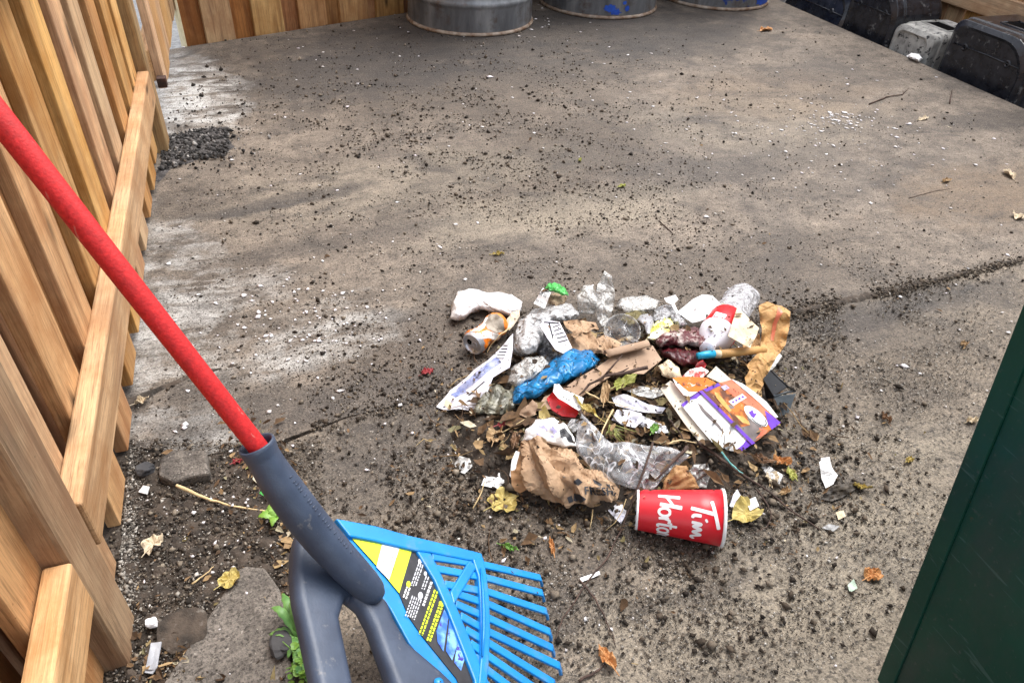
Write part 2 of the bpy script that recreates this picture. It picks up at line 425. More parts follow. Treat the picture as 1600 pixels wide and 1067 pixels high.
M = {}
PALE, DAMP, RUST, SAND = (.43, .42, .40), (.045, .040, .038), (.17, .115, .07), (.27, .23, .175)
DIRT = (.070, .054, .042)
M['slab'] = concrete('weathered_concrete', (.242, .198, .157), (.084, .068, .055), [
    (DIRT, .85, 1.95, .55, .35, .6, .75), (DIRT, .75, 2.6, .8, .4, 0, .6), (DIRT, 1.0, 1.2, .6, .22, .1, .55), (DIRT, .3, 1.15, .35, .14, 0, .7), (SAND, .72, 1.62, .50, .16, .05, .6), (SAND, .35, 1.9, .7, .22, .1, .4), (SAND, 1.7, 2.1, .6, .35, 0, .35),
    (DAMP, 1.15, 3.22, 1.7, .50, .12, .95), (DAMP, .35, 2.85, .6, .34, .4, .85), (DAMP, 1.9, 3.0, .6, .35, .3, .7), (DAMP, 1.0, 2.75, .9, .25, .1, .45),
    (PALE, -.27, 1.40, .17, .55, .1, .8, 11, .9), (PALE, -.12, 1.47, .16, .11, .1, .4, 12, .9), (PALE, .05, 1.34, .16, .04, .25, .4, 12, .9), (PALE, -.28, 2.75, .24, .50, .15, .95), (PALE, .05, 1.22, .22, .09, .3, .7),
    (PALE, -.22, .92, .18, .10, .3, .9),
    (DAMP, .02, 1.86, .30, .05, .2, .9), (DAMP, .15, 1.62, .42, .045, .12, .45), (DAMP, -.20, 1.13, .10, .05, .3, .8), (DAMP, 2.6, 1.9, .3, .13, 0, .7), (RUST, 2.1, 1.42, .5, .22, 0, .6), (RUST, 1.9, 2.3, .6, .3, 0, .35),
    (DAMP, 1.35, 1.75, .7, .11, .1, .4), (DAMP, 2.2, 2.5, .4, .15, .2, .4), (DAMP, .0, 1.04, .42, .08, -.1, .6)])
M['slab_near'] = concrete('dirty_concrete', (.258, .211, .162), (.106, .085, .065), [
    (DAMP, .10, .86, .18, .15, .3, .6), (SAND, .70, .36, .5, .22, 0, .7), (SAND, .95, .55, .35, .22, 0, .5), (DAMP, 1.3, 1.0, .5, .06, .06, .9), (DIRT, .5, .66, .5, .14, 0, .6), (DIRT, 1.1, .85, .45, .2, 0, .5)])
M['paver'] = concrete('grey_paver_concrete', (.19, .165, .14), (.10, .086, .075))
M['soil'] = simple('dark_soil', (.022, .017, .013), (.075, .056, .042), 38, .95, 1.0, 120, .004, dirt=((.16, .14, .12), 95, .58, .72))
M['grit'] = simple('dark_gravelly_soil', (.02, .018, .018), (.07, .062, .06), 60, .85, 1.0, 160, .004, dirt=((.3, .28, .27), 120, .62, .72))
M['asphalt'] = simple('asphalt', (.10, .105, .11), (.20, .205, .21), 60, .9, .6, 220, .003)
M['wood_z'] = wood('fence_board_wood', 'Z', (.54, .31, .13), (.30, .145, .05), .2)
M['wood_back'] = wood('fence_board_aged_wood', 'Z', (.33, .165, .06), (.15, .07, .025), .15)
M['wood_y'] = wood('fence_rail_wood', 'Y', (.60, .36, .18), (.38, .20, .085), .25)
M['wood_post'] = wood('fence_post_wood', 'Z', (.37, .22, .09), (.18, .10, .04), .2)
M['galv'] = None

def island_mat(name, stops, rough=.9, bs=.0):
    m, nt, N, L = new_mat(name); g = N.new('ShaderNodeNewGeometry')
    c = ramp(N, L, g.outputs['Random Per Island'], stops)
    v, _ = objvec(N, L, False)
    c = mixc(N, L, c, ramp(N, L, nz(N, L, v, 160, 3), [(.3, .6), (.6, 1.1)]), .8, 'MULTIPLY')
    pbsdf(N, L, c, rough, spec=.3); return m
M['crumb'] = island_mat('soil_crumb', [(0, (.014, .011, .009)), (.40, (.042, .031, .022)), (.72, (.105, .08, .058)), (1, (.24, .20, .155))])
M['pitgrit'] = island_mat('black_grit', [(0, (.012, .011, .011)), (.6, (.045, .042, .040)), (.88, (.12, .11, .105)), (1, (.40, .38, .36))])
M['gritp'] = island_mat('stone_grit', [(0, (.05, .045, .04)), (.4, (.16, .14, .12)), (.8, (.33, .30, .26)), (1, (.55, .52, .48))])
M['petal'] = island_mat('white_petal', [(0, (.55, .5, .48)), (.5, (.78, .76, .76)), (1, (.85, .78, .82))], .6)
M['flake'] = island_mat('leaf_flake', [(0, (.03, .018, .011)), (.35, (.085, .048, .024)), (.62, (.17, .10, .05)), (.8, (.34, .23, .115)), (.92, (.12, .11, .045)), (1, (.55, .48, .36))], .8)

# ------------------------------------------------------------------ ground and paving
ground = obj('ground', [(-60, -60, -.16), (60, -60, -.16), (60, 60, -.16), (-60, 60, -.16)], [(0, 1, 2, 3)], M['asphalt'])
tag(ground, 'grey asphalt ground outside the fence', kind='structure')
pave = bpy.data.objects.new('pavement', None); COL.objects.link(pave); tag(pave, 'grey concrete pavement of large stained slabs', kind='structure')
def jy(x): return .983 + .0577 * (x + .031)
def gxy(px, py): return tuple(at(px, py, 0)[:2])
def slab(name, poly, z0, z1, mat, parent, bv=.004):
    vs = [(x, y, z1) for x, y in poly]
    a = sum(poly[i][0] * poly[(i + 1) % len(poly)][1] - poly[(i + 1) % len(poly)][0] * poly[i][1] for i in range(len(poly)))
    if a < 0: vs = vs[::-1]
    n = len(vs); v2 = vs + [(x, y, z0) for x, y, _ in vs]
    fs = [tuple(range(n)), tuple(range(2 * n - 1, n - 1, -1))] + [(i, i + n, (i + 1) % n + n, (i + 1) % n) for i in range(n)]
    o = obj(name, v2, fs, mat, parent, origin=(0, 0, 0)); return bevel(o, bv, 2) if bv else o
def rag(pts, amp=.006, step=.02):
    out = []
    for i in range(len(pts) - 1):
        a = np.array(pts[i]); b = np.array(pts[i + 1]); k = max(1, int(np.linalg.norm(b - a) / step))
        for j in range(k):
            p = a + (b - a) * j / k; out.append(tuple(p + RNG.uniform(-amp, amp, 2)))
    out.append(tuple(pts[-1])); return out
brk = rag([(-.62, 1.0), gxy(170, 712), gxy(205, 698), gxy(250, 700), gxy(300, 716), gxy(345, 708), gxy(390, 690), gxy(432, 690)], .004)
far_poly = brk + [(x, jy(x) + g) for x, g in ((.05, .001), (.5, .001), (.85, .001), (1.2, .005), (2.0, .005), (2.81, .005))] + [(2.81, 4.407), (-.62, 3.142)]
slab('concrete_slab', far_poly, -.13, 0, M['slab'], pave, .0012)
near_l = rag([gxy(432, 697), gxy(462, 745), gxy(478, 800), gxy(492, 880), gxy(505, 960), gxy(515, 1067), gxy(520, 1250)], .004)
near_poly = near_l + [(0.02, -1.6), (2.81, -1.6), (2.81, jy(2.81) - .006)] + [(x, jy(x) - g) for x, g in ((2.0, .006), (1.2, .006), (.85, .001), (.5, .001), (.05, .001))]
slab('concrete_slab', near_poly, -.13, -.002, M['slab_near'], pave, .0012)
tri = rag([gxy(262, 1067), gxy(345, 945), gxy(372, 897), gxy(385, 889), gxy(415, 893), gxy(440, 925), gxy(450, 985), gxy(462, 1067), gxy(470, 1200), gxy(150, 1220)], .0015, .03)
slab('paving_slab', tri, -.06, .010, M['paver'], pave, .003)
chunk = rag([gxy(252, 757), gxy(256, 728), gxy(275, 716), gxy(328, 715), gxy(331, 752), gxy(300, 758), gxy(275, 766)], .002, .02)
ck = slab('concrete_chunk', chunk, -.02, .022, M['paver'], None, .004)
tag(ck, 'flat square chunk of grey concrete on the soil below the fence rail', 'concrete chunk')

def heap(name, poly_px, h, mat, label, edge=26, seed=0, step=7, kind='structure', rough=.006, sc=45, dip=-.004):
    P, fs, D = fill(poly_px, step); vs = []
    for p, d in zip(P, D):
        q = at(p[0], p[1], 0); e = min(1, d / edge)
        n = noise.fractal(Vector((q[0] * sc, q[1] * sc, seed)), .9, 2.1, 4)
        z = dip + (h - dip) * e ** .6 + n * rough * (.25 + .75 * e)
        vs.append((q[0], q[1], z))
    fx = [f if np.cross(np.array(vs[f[1]]) - vs[f[0]], np.array(vs[f[2]]) - vs[f[0]])[2] > 0 else f[::-1] for f in fs]
    return tag(obj(name, vs, fx, mat, smooth=True), label, kind=kind)
soil_px = [(120, 1250), (120, 1000), (150, 820), (168, 720), (178, 690), (215, 703), (255, 706), (300, 714), (350, 704), (400, 688), (440, 690), (470, 735), (490, 800), (505, 880), (520, 970), (532, 1067), (536, 1250)]
heap('soil', soil_px, .004, M['soil'], 'dark damp soil strip between fence and paving', 20, 3, 6, rough=.007)
heap('soil', [(236, 283), (250, 252), (262, 222), (285, 205), (340, 196), (362, 197), (358, 215), (372, 232), (345, 240), (300, 256), (268, 266), (250, 288)], .006, M['grit'], 'square patch of black gravelly soil at the far fence post', 9, 5, 3.0, rough=.006, sc=70)
heap('soil', [(178, 612), (205, 618), (240, 606), (300, 582), (372, 566), (376, 572), (300, 592), (252, 612), (222, 632), (205, 640), (180, 640)], .003, M['soil'], 'dirt filled crack in the concrete beside the fence', 4, 8, 3.0, rough=.004)
# dirt in the joint between the two slabs
jv = []; jf = []
xs = np.linspace(.02, 2.79, 420)
for i, x in enumerate(xs):
    w = .004 + .008 * max(0, noise.noise(Vector((x * 9, 0, 2)))) + .01 * max(0, noise.noise(Vector((x * 31, 4, 2)))) + (.009 * math.exp(-((x - 1.25) / .28) ** 2))
    for k, (o_, z) in enumerate(((-w, -.006), (-w * .4, .003), (w * .4, .004), (w, -.006))):
        jv.append((x, jy(x) + o_, z + .005 * noise.noise(Vector((x * 70, k * 3, 1))) - .006 * max(0, min(1, (1.0 - x) / .25)) - .006 * max(0, noise.noise(Vector((x * 13, 7, 7))) + .1)))
    if i:
        for k in range(3): jf.append(((i - 1) * 4 + k, i * 4 + k, i * 4 + k + 1, (i - 1) * 4 + k + 1))
tag(obj('soil', jv, jf, M['soil'], smooth=True), 'line of dark dirt filling the joint between the slabs', kind='structure')

# ------------------------------------------------------------------ left fence
fence = thing('wooden_fence', (-.32, 1.4, 0), 'orange brown picket fence with low rail and posts along the left side', 'fence')
for k in range(-6, 9):
    y = .837 + .1635 * k + random.uniform(-.006, .006)
    if k == 8: y = 2.13
    box('picket', -.337, -.318 + random.uniform(-.001, .003), y, y + .098 + random.uniform(-.004, .004), .008 + random.uniform(-.004, .012), 1.30, M['wood_z'], fence, .0025)
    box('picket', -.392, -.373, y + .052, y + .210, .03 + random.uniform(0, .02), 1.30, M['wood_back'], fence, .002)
box('rail', -.3165, -.286, .678, 2.248, .160, .243, M['wood_y'], fence, .004)
box('rail', -.3165, -.286, -.25, .594, .160, .243, M['wood_y'], fence, .004)
box('rail', -.3165, -.286, .678, 2.248, .700, .785, M['wood_y'], fence, .004)
box('rail', -.3165, -.286, -.25, .594, .700, .785, M['wood_y'], fence, .004)
def post(y, z0=-.1):
    return box('post', -.372, -.289, y, y + .079, z0, 1.45, M['wood_post'], fence, .006)
post(.597); post(2.25)
gate = thing('wooden_gate', (-.27, 2.9, .14), 'orange wooden gate panel hanging clear of the ground beyond the far fence post', 'gate')
yy = 2.405
for w in (.10, .16, .15, .17, .14, .16, .12):
    box('board', -.290 + random.uniform(-.003, .003), -.268 + random.uniform(-.003, .003), yy, yy + w - .004, .135 + random.uniform(-.006, .006), 1.3, M['wood_z'], gate, .002); yy += w
box('rail', -.325, -.292, 2.405, yy, .16, .25, M['wood_y'], gate, .003)
M['dark_end'] = simple('dark_brown_end', (.03, .016, .012), (.07, .03, .02), 60, .8)  # dark brown for the small block at the gate's near lower end
box('end_block', -.288, -.262, 2.372, 2.402, .150, .178, M['dark_end'], gate, .002)

# ------------------------------------------------------------------ back fence and right fence
bf = thing('wooden_fence', (.2, 3.45, -.1), 'brown board fence closing the yard behind the drums', 'fence')
b0 = np.array([-.252, 3.300]); bd = np.array([1.0, .369]); bd /= np.linalg.norm(bd); bn = np.array([-bd[1], bd[0]])
def back_s(px):
    r = ray(px, 20); t = (b0 @ bn) / (r[:2] @ bn); return (r[:2] * t - b0) @ bd
edges = [285, 315, 362, 394, 442, 467, 511, 532, 576, 589, 632, 655]
ss = [back_s(e) for e in edges]; ss[0] = 0
while ss[-1] < 3.6: ss.append(ss[-1] + (.07 if len(ss) % 2 else .125))
M['wood_bf'] = [wood('back_fence_wood_a', 'Z', (.48, .26, .09), (.26, .12, .04)), wood('back_fence_wood_b', 'Z', (.34, .155, .05), (.17, .07, .025)), wood('back_fence_wood_c', 'Z', (.46, .27, .10), (.22, .12, .045))]
def board_line(a, s0, s1, d0, d1, z0, z1, mat, parent, base, dr, nr):
    P = [base + dr * s0 + nr * d0, base + dr * s1 + nr * d0, base + dr * s1 + nr * d1, base + dr * s0 + nr * d1]
    vs = [(p[0], p[1], z) for z in (z0, z1) for p in P]
    o = obj(a, vs, BOXF, mat, parent); return bevel(o, .002)
tone = [1, 0, 1, 2, 1, 0, 1, 0, 1, 0, 1]
for i in range(len(ss) - 1):
    tk = tone[i] if i < len(tone) else i % 3
    back = tk == 1
    board_line('board', ss[i] - (.012 if back and i else 0), ss[i + 1] + (.012 if back else -.001), .02 if back else .0, .037 if back else .019, -.12, 1.5, M['wood_bf'][tk], bf, b0, bd, bn)
M['lit_edge'] = simple('lit_edge_wood', (.62, .52, .30), (.75, .66, .45), 30, .7)  # light on the first board's end is put into this paler colour
board_line('edge_strip', -.012, -.001, -.004, .04, -.12, 1.5, M['lit_edge'], bf, b0, bd, bn)
rf = thing('wooden_fence', (3.33, 2.5, -.16), 'orange board fence with a low rail on the right behind the black blocks', 'fence')
y = .2
while y < 4.4:
    w = random.uniform(.10, .145)
    box('board', 3.335 + random.uniform(0, .008), 3.357, y, y + w - .005, -.15, 1.3, M['wood_z'] if random.random() < .7 else M['wood_bf'][0], rf, .002); y += w
box('rail', 3.296, 3.333, .2, 4.4, .128, .222, M['wood_y'], rf, .004)

# ------------------------------------------------------------------ steel drums
def drum_mat(name, paint, amt, cx):
    m, nt, N, L = new_mat(name); v, r = objvec(N, L)
    base = ramp(N, L, nz(N, L, mapping(N, L, v, (9, 9, 2)), 1, 6, .65), [(.32, (.085, .09, .10)), (.52, (.20, .21, .225)), (.72, (.38, .39, .40))])
    c = mixc(N, L, base, (.10, .055, .028), ramp(N, L, nz(N, L, v, 13, 6, .7), [(.52, 0.0), (.70, .8)]))
    if amt: c = mixc(N, L, c, paint, ramp(N, L, nz(N, L, mapping(N, L, v, (1, 1, 1), loc=(cx, 0, 0)), 7, 3, .5), [(.62 - amt, 0.0), (.64 - amt, 1.0)]))
    pbsdf(N, L, c, ramp(N, L, nz(N, L, v, 9, 4), [(.3, .35), (.7, .65)]), bump(N, L, nz(N, L, v, 60, 4), .3, .003), .35); return m
M['rust_rim'] = simple('rusty_drum_rim', (.14, .075, .04), (.36, .30, .24), 30, .6, .4)
def drum(x, y, R, mat, label, h=.86, patches=()):
    t = thing('steel_drum', (x, y, 0), label, 'drum', 'steel drums at the back of the slab')
    prof = [(.012, R - .006), (.02, R - .003), (.105, R - .004), (.118, R + .002), (.128, R + .008), (.138, R + .002), (.15, R - .004), (.29, R - .004), (.302, R + .002), (.312, R + .009), (.322, R + .002), (.335, R - .004), (.56, R - .004), (.575, R + .007), (.59, R - .004), (h - .02, R - .004)]
    lathe('drum_body', (x, y, 0), (0, 0, 1), prof, mat, t, 64)
    lathe('bottom_rim', (x, y, 0), (0, 0, 1), [(.0, R - .004), (.002, R + .004), (.007, R + .006), (.013, R + .003), (.016, R - .004)], M['rust_rim'], t, 64)
    lathe('top_rim', (x, y, 0), (0, 0, 1), [(h - .02, R - .005), (h - .012, R + .005), (h, R + .004), (h, R - .008), (h - .02, R - .012)], mat, t, 64)
    lathe('drum_lid', (x, y, 0), (0, 0, 1), [(h - .022, R - .008), (h - .022, .15), (h - .019, .14), (h - .019, .005)], mat, t, 64, cap1=True)
    for ang, z, w, hh, pm in patches:
        n = 9; vs = []; 
        for i in range(n):
            for j in range(n):
                u = (i / (n - 1) - .5) * 2; q = (j / (n - 1) - .5) * 2
                rr = 1 + .35 * noise.noise(Vector((u * 2, q * 2, ang)))
                a = ang + u * w / R * rr; vs.append((x + (R - .0015) * math.cos(a), y + (R - .0015) * math.sin(a), z + q * hh * (1 + .3 * noise.noise(Vector((u * 3, 7, ang))))))
        keep = [i for i in range(n * n) if ((i // n) / (n - 1) * 2 - 1) ** 2 + ((i % n) / (n - 1) * 2 - 1) ** 2 < 1.05 + .5 * noise.noise(Vector((i // n * .9, i % n * .9, z * 50)))]
        ks = set(keep); fs = [(a * n + b, (a + 1) * n + b, (a + 1) * n + b + 1, a * n + b + 1) for a in range(n - 1) for b in range(n - 1) if {a * n + b, (a + 1) * n + b, (a + 1) * n + b + 1, a * n + b + 1} <= ks]
        if fs: obj('paint_mark', vs, fs, pm, t, smooth=True)
    return t
M['blue_paint'] = simple('blue_paint', (.01, .05, .34), (.015, .09, .5), 40, .45)
drum(1.005, 3.500, .296, drum_mat('galvanised_drum_steel', None, 0, 0), 'grey steel drum with ring rib and rusty bottom rim, nearest of three drums')
drum(1.745, 3.670, .302, drum_mat('scuffed_drum_steel', None, 0, 3), 'grey steel drum with bright blue paint marks near its foot', patches=[(-1.80, .050, .035, .018, M['blue_paint']), (-1.70, .034, .030, .016, M['blue_paint']), (-1.50, .048, .016, .014, M['blue_paint']), (-1.56, .075, .012, .01, M['blue_paint'])])
drum(2.46, 3.715, .300, drum_mat('blue_drum_steel', (.02, .06, .3), .05, 5), 'grey and blue steel drum beside the slab corner, last in the row', patches=[(-1.02, .04, .09, .03, M['blue_paint'])])

# ------------------------------------------------------------------ black ballast blocks beyond the slab edge
M['blk'] = simple('black_moulded_plastic', (.008, .009, .013), (.026, .028, .036), 25, .24, .3, 130, .002, dirt=((.24, .24, .24), 26, .60, .78))
M['blk_gloss'] = simple('black_wet_plastic', (.010, .012, .018), (.03, .034, .045), 18, .2, .2, 90, .002, dirt=((.2, .2, .2), 60, .64, .74))
M['blk_grey'] = simple('splattered_grey_concrete', (.26, .255, .24), (.46, .45, .42), 30, .85, .7, 90, .004, dirt=((.035, .035, .037), 42, .56, .63))
M['hole_shade'] = simple('painted_hole_shade', (.003, .003, .0035), None, 10, .95, 0, spec=.05)  # near-black colour stands in for the shade inside slots and holes
def block(x0, x1, y0, y1, z1, mat, label, r0=.07, r1=.09, slot=True, hole=True, seam=True, tilt=0.0, cat='ballast block', name='ballast_block', z0=-.155, lip=True):
    t = thing(name, ((x0 + x1) / 2, (y0 + y1) / 2, z0), label, cat, 'ballast blocks along the slab edge')
    def prof(ins):
        pts = []
        for k in range(7):
            a = math.pi / 2 * k / 6
            pts.append((y1 - ins - (r1) * (1 - math.cos(a)), z1 - ins - r1 * (1 - math.sin(a))))
        for k in range(7):
            a = math.pi / 2 * (1 - k / 6)
            pts.append((y0 + ins + r0 * (1 - math.cos(a)), z1 - ins - r0 * (1 - math.sin(a))))
        return [(y1 - ins, z0 + .0)] + pts + [(y0 + ins, z0)]
    rings = [(x0 + .006, .012), (x0, .02), (x0 + .0, .02), (x0 + .012, .0), (x0 + .05, .0), (x0 + .055, -.006), (x1 - .03, -.006), (x1 - .025, .004), (x1, .01)]
    rings[0] = (x0 + .008, .032); vs = []; fs = []
    n = len(prof(0))
    for x, ins in rings:
        for (yy_, zz) in prof(ins): vs.append((x + tilt * (zz - z0), yy_, zz))
    for i in range(len(rings) - 1):
        for k in range(n):
            a, b = i * n + k, i * n + (k + 1) % n; fs.append((a, b, b + n, a + n))
    fs.append(tuple(range(n - 1, -1, -1))); fs.append(tuple(range((len(rings) - 1) * n, len(rings) * n)))
    o = obj('body', vs, fs, mat, t); bevel(o, .004, 2)
    ym = (y0 + y1) / 2
    tx = lambda z: tilt * (z - z0)
    if slot:
        sx = x0 + .11
        o = box('slot', sx, sx + .075, ym - .075, ym + .055, z1 - .004, z1 + .0075, M['hole_shade'], t, 0)  # raised box, not a cut; its near-black paints the slot's depth
        rim = [(sx - .012, ym - .09), (sx + .087, ym - .09), (sx + .087, ym + .07), (sx - .012, ym + .07)]
        for (ax, ay), (bx, by) in zip(rim, rim[1:] + rim[:1]):
            tube('slot_rim', [(ax, ay, z1 + .007), (bx, by, z1 + .007)], [.005, .005], mat, t, 6)
    if seam:
        zs = z1 - .10
        tube('seam', [(x0 + .006 + tx(zs), y0 + .03, zs), (x0 + .005 + tx(zs), ym, zs + .004), (x0 + .006 + tx(zs), y1 - .03, zs)], [.003] * 3, mat, t, 6)
        for q in (.24, .78):
            yb = y0 + (y1 - y0) * q
            lathe('plug', (x0 + .010 + tx(zs), yb, zs), (-1, 0, 0), [(0, .016), (.006, .014), (.008, .009), (.002, .007)], mat, t, 14, cap1=True)
    if hole:
        xc = (x0 + x1) / 2; zc = z1 - .14
        lathe('end_hole', (xc, y0 + .012, zc), (0, -1, 0), [(0, .001), (0, .06), (.020, .066), (.022, .074), (.010, .08)], M['hole_shade'], t, 24)
        v, f = tube_geo([(xc + .072 * math.cos(a), y0 - .008, zc + .072 * math.sin(a)) for a in np.linspace(0, 2 * math.pi, 25)], [.006] * 25, 6, False)
        obj('hole_rim', v, f, mat, t, smooth=True)
    return t
block(2.86, 3.19, 2.06, 2.47, .205, M['blk'], 'large black moulded block with top slot and round end hole, nearest in the row', .13, .05)
block(2.87, 3.17, 2.55, 2.79, .10, M['blk_grey'], 'grey concrete block splattered with black spots between two black blocks', .03, .05, True, False, False, cat='concrete block', name='concrete_block')
block(2.86, 3.15, 2.79, 3.12, .215, M['blk'], 'matt black block with rounded top corner behind the grey splattered block', .13, .03, False, False, True)
block(2.85, 3.12, 3.16, 3.66, .115, M['blk_gloss'], 'glossy wet black block lying at the slab corner beside the last drum', .10, .05, False, False, True, tilt=.35)
M['yellow'] = simple('yellow_strap', (.55, .40, .02), None, 20, .5, 0)
tag(box('strap', 2.93, 2.945, 3.135, 3.150, -.1, .24, M['yellow'], None, .002), 'thin yellow strip standing between two black blocks', 'strap')
cup_w = simple('white_styrofoam', (.78, .78, .78), (.85, .84, .85), 30, .6, .2)
p = at(1430, 90, 0)
tag(crumple('plastic_scrap', [(1416, 88, .0), (1424, 83, .015), (1436, 85, .02), (1442, 92, .012), (1436, 97, .0), (1424, 93, .0)], cup_w, None, dome=.012, amp=.003, step=2.5, free=True, thick=.001), 'white plastic scrap on the slab edge before the splattered grey block', 'plastic scrap')

# ------------------------------------------------------------------ dark green steel bin at the right
m, nt, N, L = new_mat('dark_green_steel'); v, _ = objvec(N, L)
c = ramp(N, L, nz(N, L, v, 4, 5), [(.35, (.002, .030, .021)), (.65, (.004, .056, .036))])
c = mixc(N, L, c, (.030, .040, .038), ramp(N, L, nz(N, L, mapping(N, L, v, (3, 3, 1.2)), 3, 7, .7), [(.50, 0.0), (.72, .7)]))
c = mixc(N, L, c, (.05, .065, .058), ramp(N, L, nz(N, L, v, 120, 3, .7), [(.62, 0.0), (.72, .6)]))
sc_ = nz(N, L, mapping(N, L, v, (1, 14, 90), (math.radians(35), 0, 0)), 1.5, 3, .5, .6)
c = mixc(N, L, c, (.05, .10, .09), ramp(N, L, sc_, [(.64, 0.0), (.69, .5)]))
c = mixc(N, L, c, (.10, .045, .02), ramp(N, L, nz(N, L, v, 16, 5, .7), [(.66, 0.0), (.72, .8)]))
pbsdf(N, L, c, ramp(N, L, nz(N, L, v, 11, 4), [(.3, .28), (.7, .5)]), bump(N, L, nz(N, L, v, 18, 4), .25, .003), spec=.3); M['bin'] = m
gb = thing('steel_bin', (1.2, -.3, 0), 'dark green steel bin with a sloping side standing at the right corner', 'bin')
BX = .66
def by(z): return .270 + .1645 * z
def bin_side(x0, x1, name, ins=0.0, z0=.02, z1=1.15):
    pts = [(x0, by(z0) - ins, z0), (x0, by(z1) - ins, z1), (x0, -.95, z1), (x0, -.95, z0)]
    return prism(name, pts, (x1 - x0, 0, 0), M['bin'], gb, .004)
bin_side(BX, BX + .004, 'side_panel', .0)
bin_side(BX + 1.35, BX + 1.354, 'side_panel', .0)
# folded edge flange: a flat lip standing proud of the panel
prism('edge_flange', [(BX - .003, by(.02) + .003, .02), (BX - .003, by(1.15) + .003, 1.15), (BX - .003, by(1.15) - .020, 1.15), (BX - .003, by(.02) - .020, .02)], (.003, 0, 0), M['bin'], gb, .0012)
prism('front_panel', [(BX + .004, by(.02) - .002, .02), (BX + 1.35, by(.02) - .002, .02), (BX + 1.35, by(1.15) - .002, 1.15), (BX + .004, by(1.15) - .002, 1.15)], (0, -.004, 0), M['bin'], gb)
prism('back_panel', [(BX + .004, -.95, .02), (BX + 1.35, -.95, .02), (BX + 1.35, -.95, 1.15), (BX + .004, -.95, 1.15)], (0, .004, 0), M['bin'], gb)
box('bin_floor', BX + .004, BX + 1.35, -.945, by(.03) - .008, .02, .026, M['bin'], gb, 0)
box('top_rail', BX - .02, BX + .03, -.95, by(1.17), 1.151, 1.19, M['bin'], gb, .004)
box('side_rib', BX - .03, BX - .001, -.45, -.40, .02, 1.14, M['bin'], gb, .004)
for k in (-.8, .1):
    box('skid', BX + .05, BX + 1.3, k, k + .07, 0, .0195, M['bin'], gb, .003)

# ------------------------------------------------------------------ the rake
def hdep(x): return 1 / (1.351 - (x - 405) * .146 / 195)
rk0, rk1, rkE = at_depth(0, 186, hdep(0)), at_depth(402, 697, hdep(402)), at_depth(600, 943, .83)
tp1, tp2, apx = at(848, 893, .020), at(872, 1040, .020), at_depth(525, 815, .90)
rn = np.cross(tp1 - apx, tp2 - apx); rn /= np.linalg.norm(rn)
if rn[2] < 0: rn = -rn
def rp(px, py, off=0.0):
    return on_plane(px, py, apx + rn * off, rn)
rake = thing('rake', at(700, 950, 0), 'blue plastic leaf rake with red handle and dark grey socket leaning by the fence', 'rake')
m, nt, N, L = new_mat('red_foam_handle'); v, _ = objvec(N, L)
c = ramp(N, L, nz(N, L, v, 260, 3), [(.3, (.40, .010, .012)), (.7, (.62, .020, .022))])
c = mixc(N, L, c, (.20, .012, .012), ramp(N, L, nz(N, L, v, 14, 6, .7), [(.52, .0), (.72, .7)]))
c = mixc(N, L, c, (.55, .20, .17), ramp(N, L, nz(N, L, mapping(N, L, v, (60, 60, 9)), 1.5, 4, .7), [(.66, .0), (.72, .6)]))
pbsdf(N, L, c, .6, bump(N, L, nz(N, L, v, 420, 3), .5, .001), spec=.4); M['red'] = m
M['grey_pl'] = simple('dark_grey_plastic', (.036, .050, .084), (.054, .074, .118), 30, .46, .35, 420, .0008, dirt=((.24, .23, .215), 48, .63, .80))
M['blue_pl'] = simple('bright_blue_plastic', (.004, .19, .56), (.008, .25, .66), 14, .36, .12, 160, .0008, dirt=((.09, .22, .38), 34, .55, .76))
hv = rk1 - rk0
tube('handle', [rk0 - hv * 1.6, rk0 - hv * .8, rk0, rk0 + hv * .5, rk1, rk1 + hv * .22], [.0122, .0120, .0114, .0108, .0101, .0100], M['red'], rake, 28)
ax = rkE - rk1; Lx = np.linalg.norm(ax); axd = ax / Lx
# socket: flared hollow mouth, then a tube that runs on to a rounded tip
smid = at_depth(484, 818, .782); send = at_depth(594, 935, .832)
sctl = 2 * smid - .5 * rk1 - .5 * send
def spath(t): return (1 - t) ** 2 * rk1 + 2 * t * (1 - t) * sctl + t * t * send
Lx = sum(np.linalg.norm(spath((i + 1) / 40) - spath(i / 40)) for i in range(40))
sprof = [(0, .0192), (.012, .0190), (.06, .0176), (.14, .0180), (.26, .0200), (.40, .0208), (.62, .0204), (.80, .0194), (.90, .0178), (.955, .0150), (.985, .0105), (.998, .0045), (1.004, .0006)]
ts = sorted(set([k / 40 for k in range(36)] + [q[0] for q in sprof]))
v, f = tube_geo([spath(t) for t in ts], [float(np.interp(t, [q[0] for q in sprof], [q[1] for q in sprof])) for t in ts], 32, False)
obj('socket', v, f, M['grey_pl'], rake, smooth=True)
axd = spath(.02) - spath(0); axd /= np.linalg.norm(axd)
lathe('socket_lip', rk1, axd, [(.03, .0125), (.0, .0150), (-.003, .0166), (-.0038, .0180), (-.0025, .0192), (.0008, .0193)], M['grey_pl'], rake, 32)
# raised lettering on the socket, too worn to read
def sock(s_, ang):
    t = s_ / Lx; p_ = spath(t); a_ = spath(t + .01) - spath(t - .01); a_ /= np.linalg.norm(a_); r_ = float(np.interp(t, [q[0] for q in sprof], [q[1] for q in sprof])) + .0001
    c_ = O - p_; c_ -= a_ * (c_ @ a_); c_ /= np.linalg.norm(c_); k_ = np.cross(a_, c_)
    if (rp(700, 830) - rp(600, 943)) @ k_ < 0: k_ = -k_
    return p_ + r_ * (math.cos(ang) * c_ + math.sin(ang) * k_)
for k in range(13):
    s_ = .05 + k * .0100
    for dd in ((-.0022, .0022) if k % 3 else (0,)):
        tube('embossed_letter', [sock(s_ + dd, .62), sock(s_ + dd + .001, .88)], [.0009, .0008], M['grey_pl'], rake, 5)
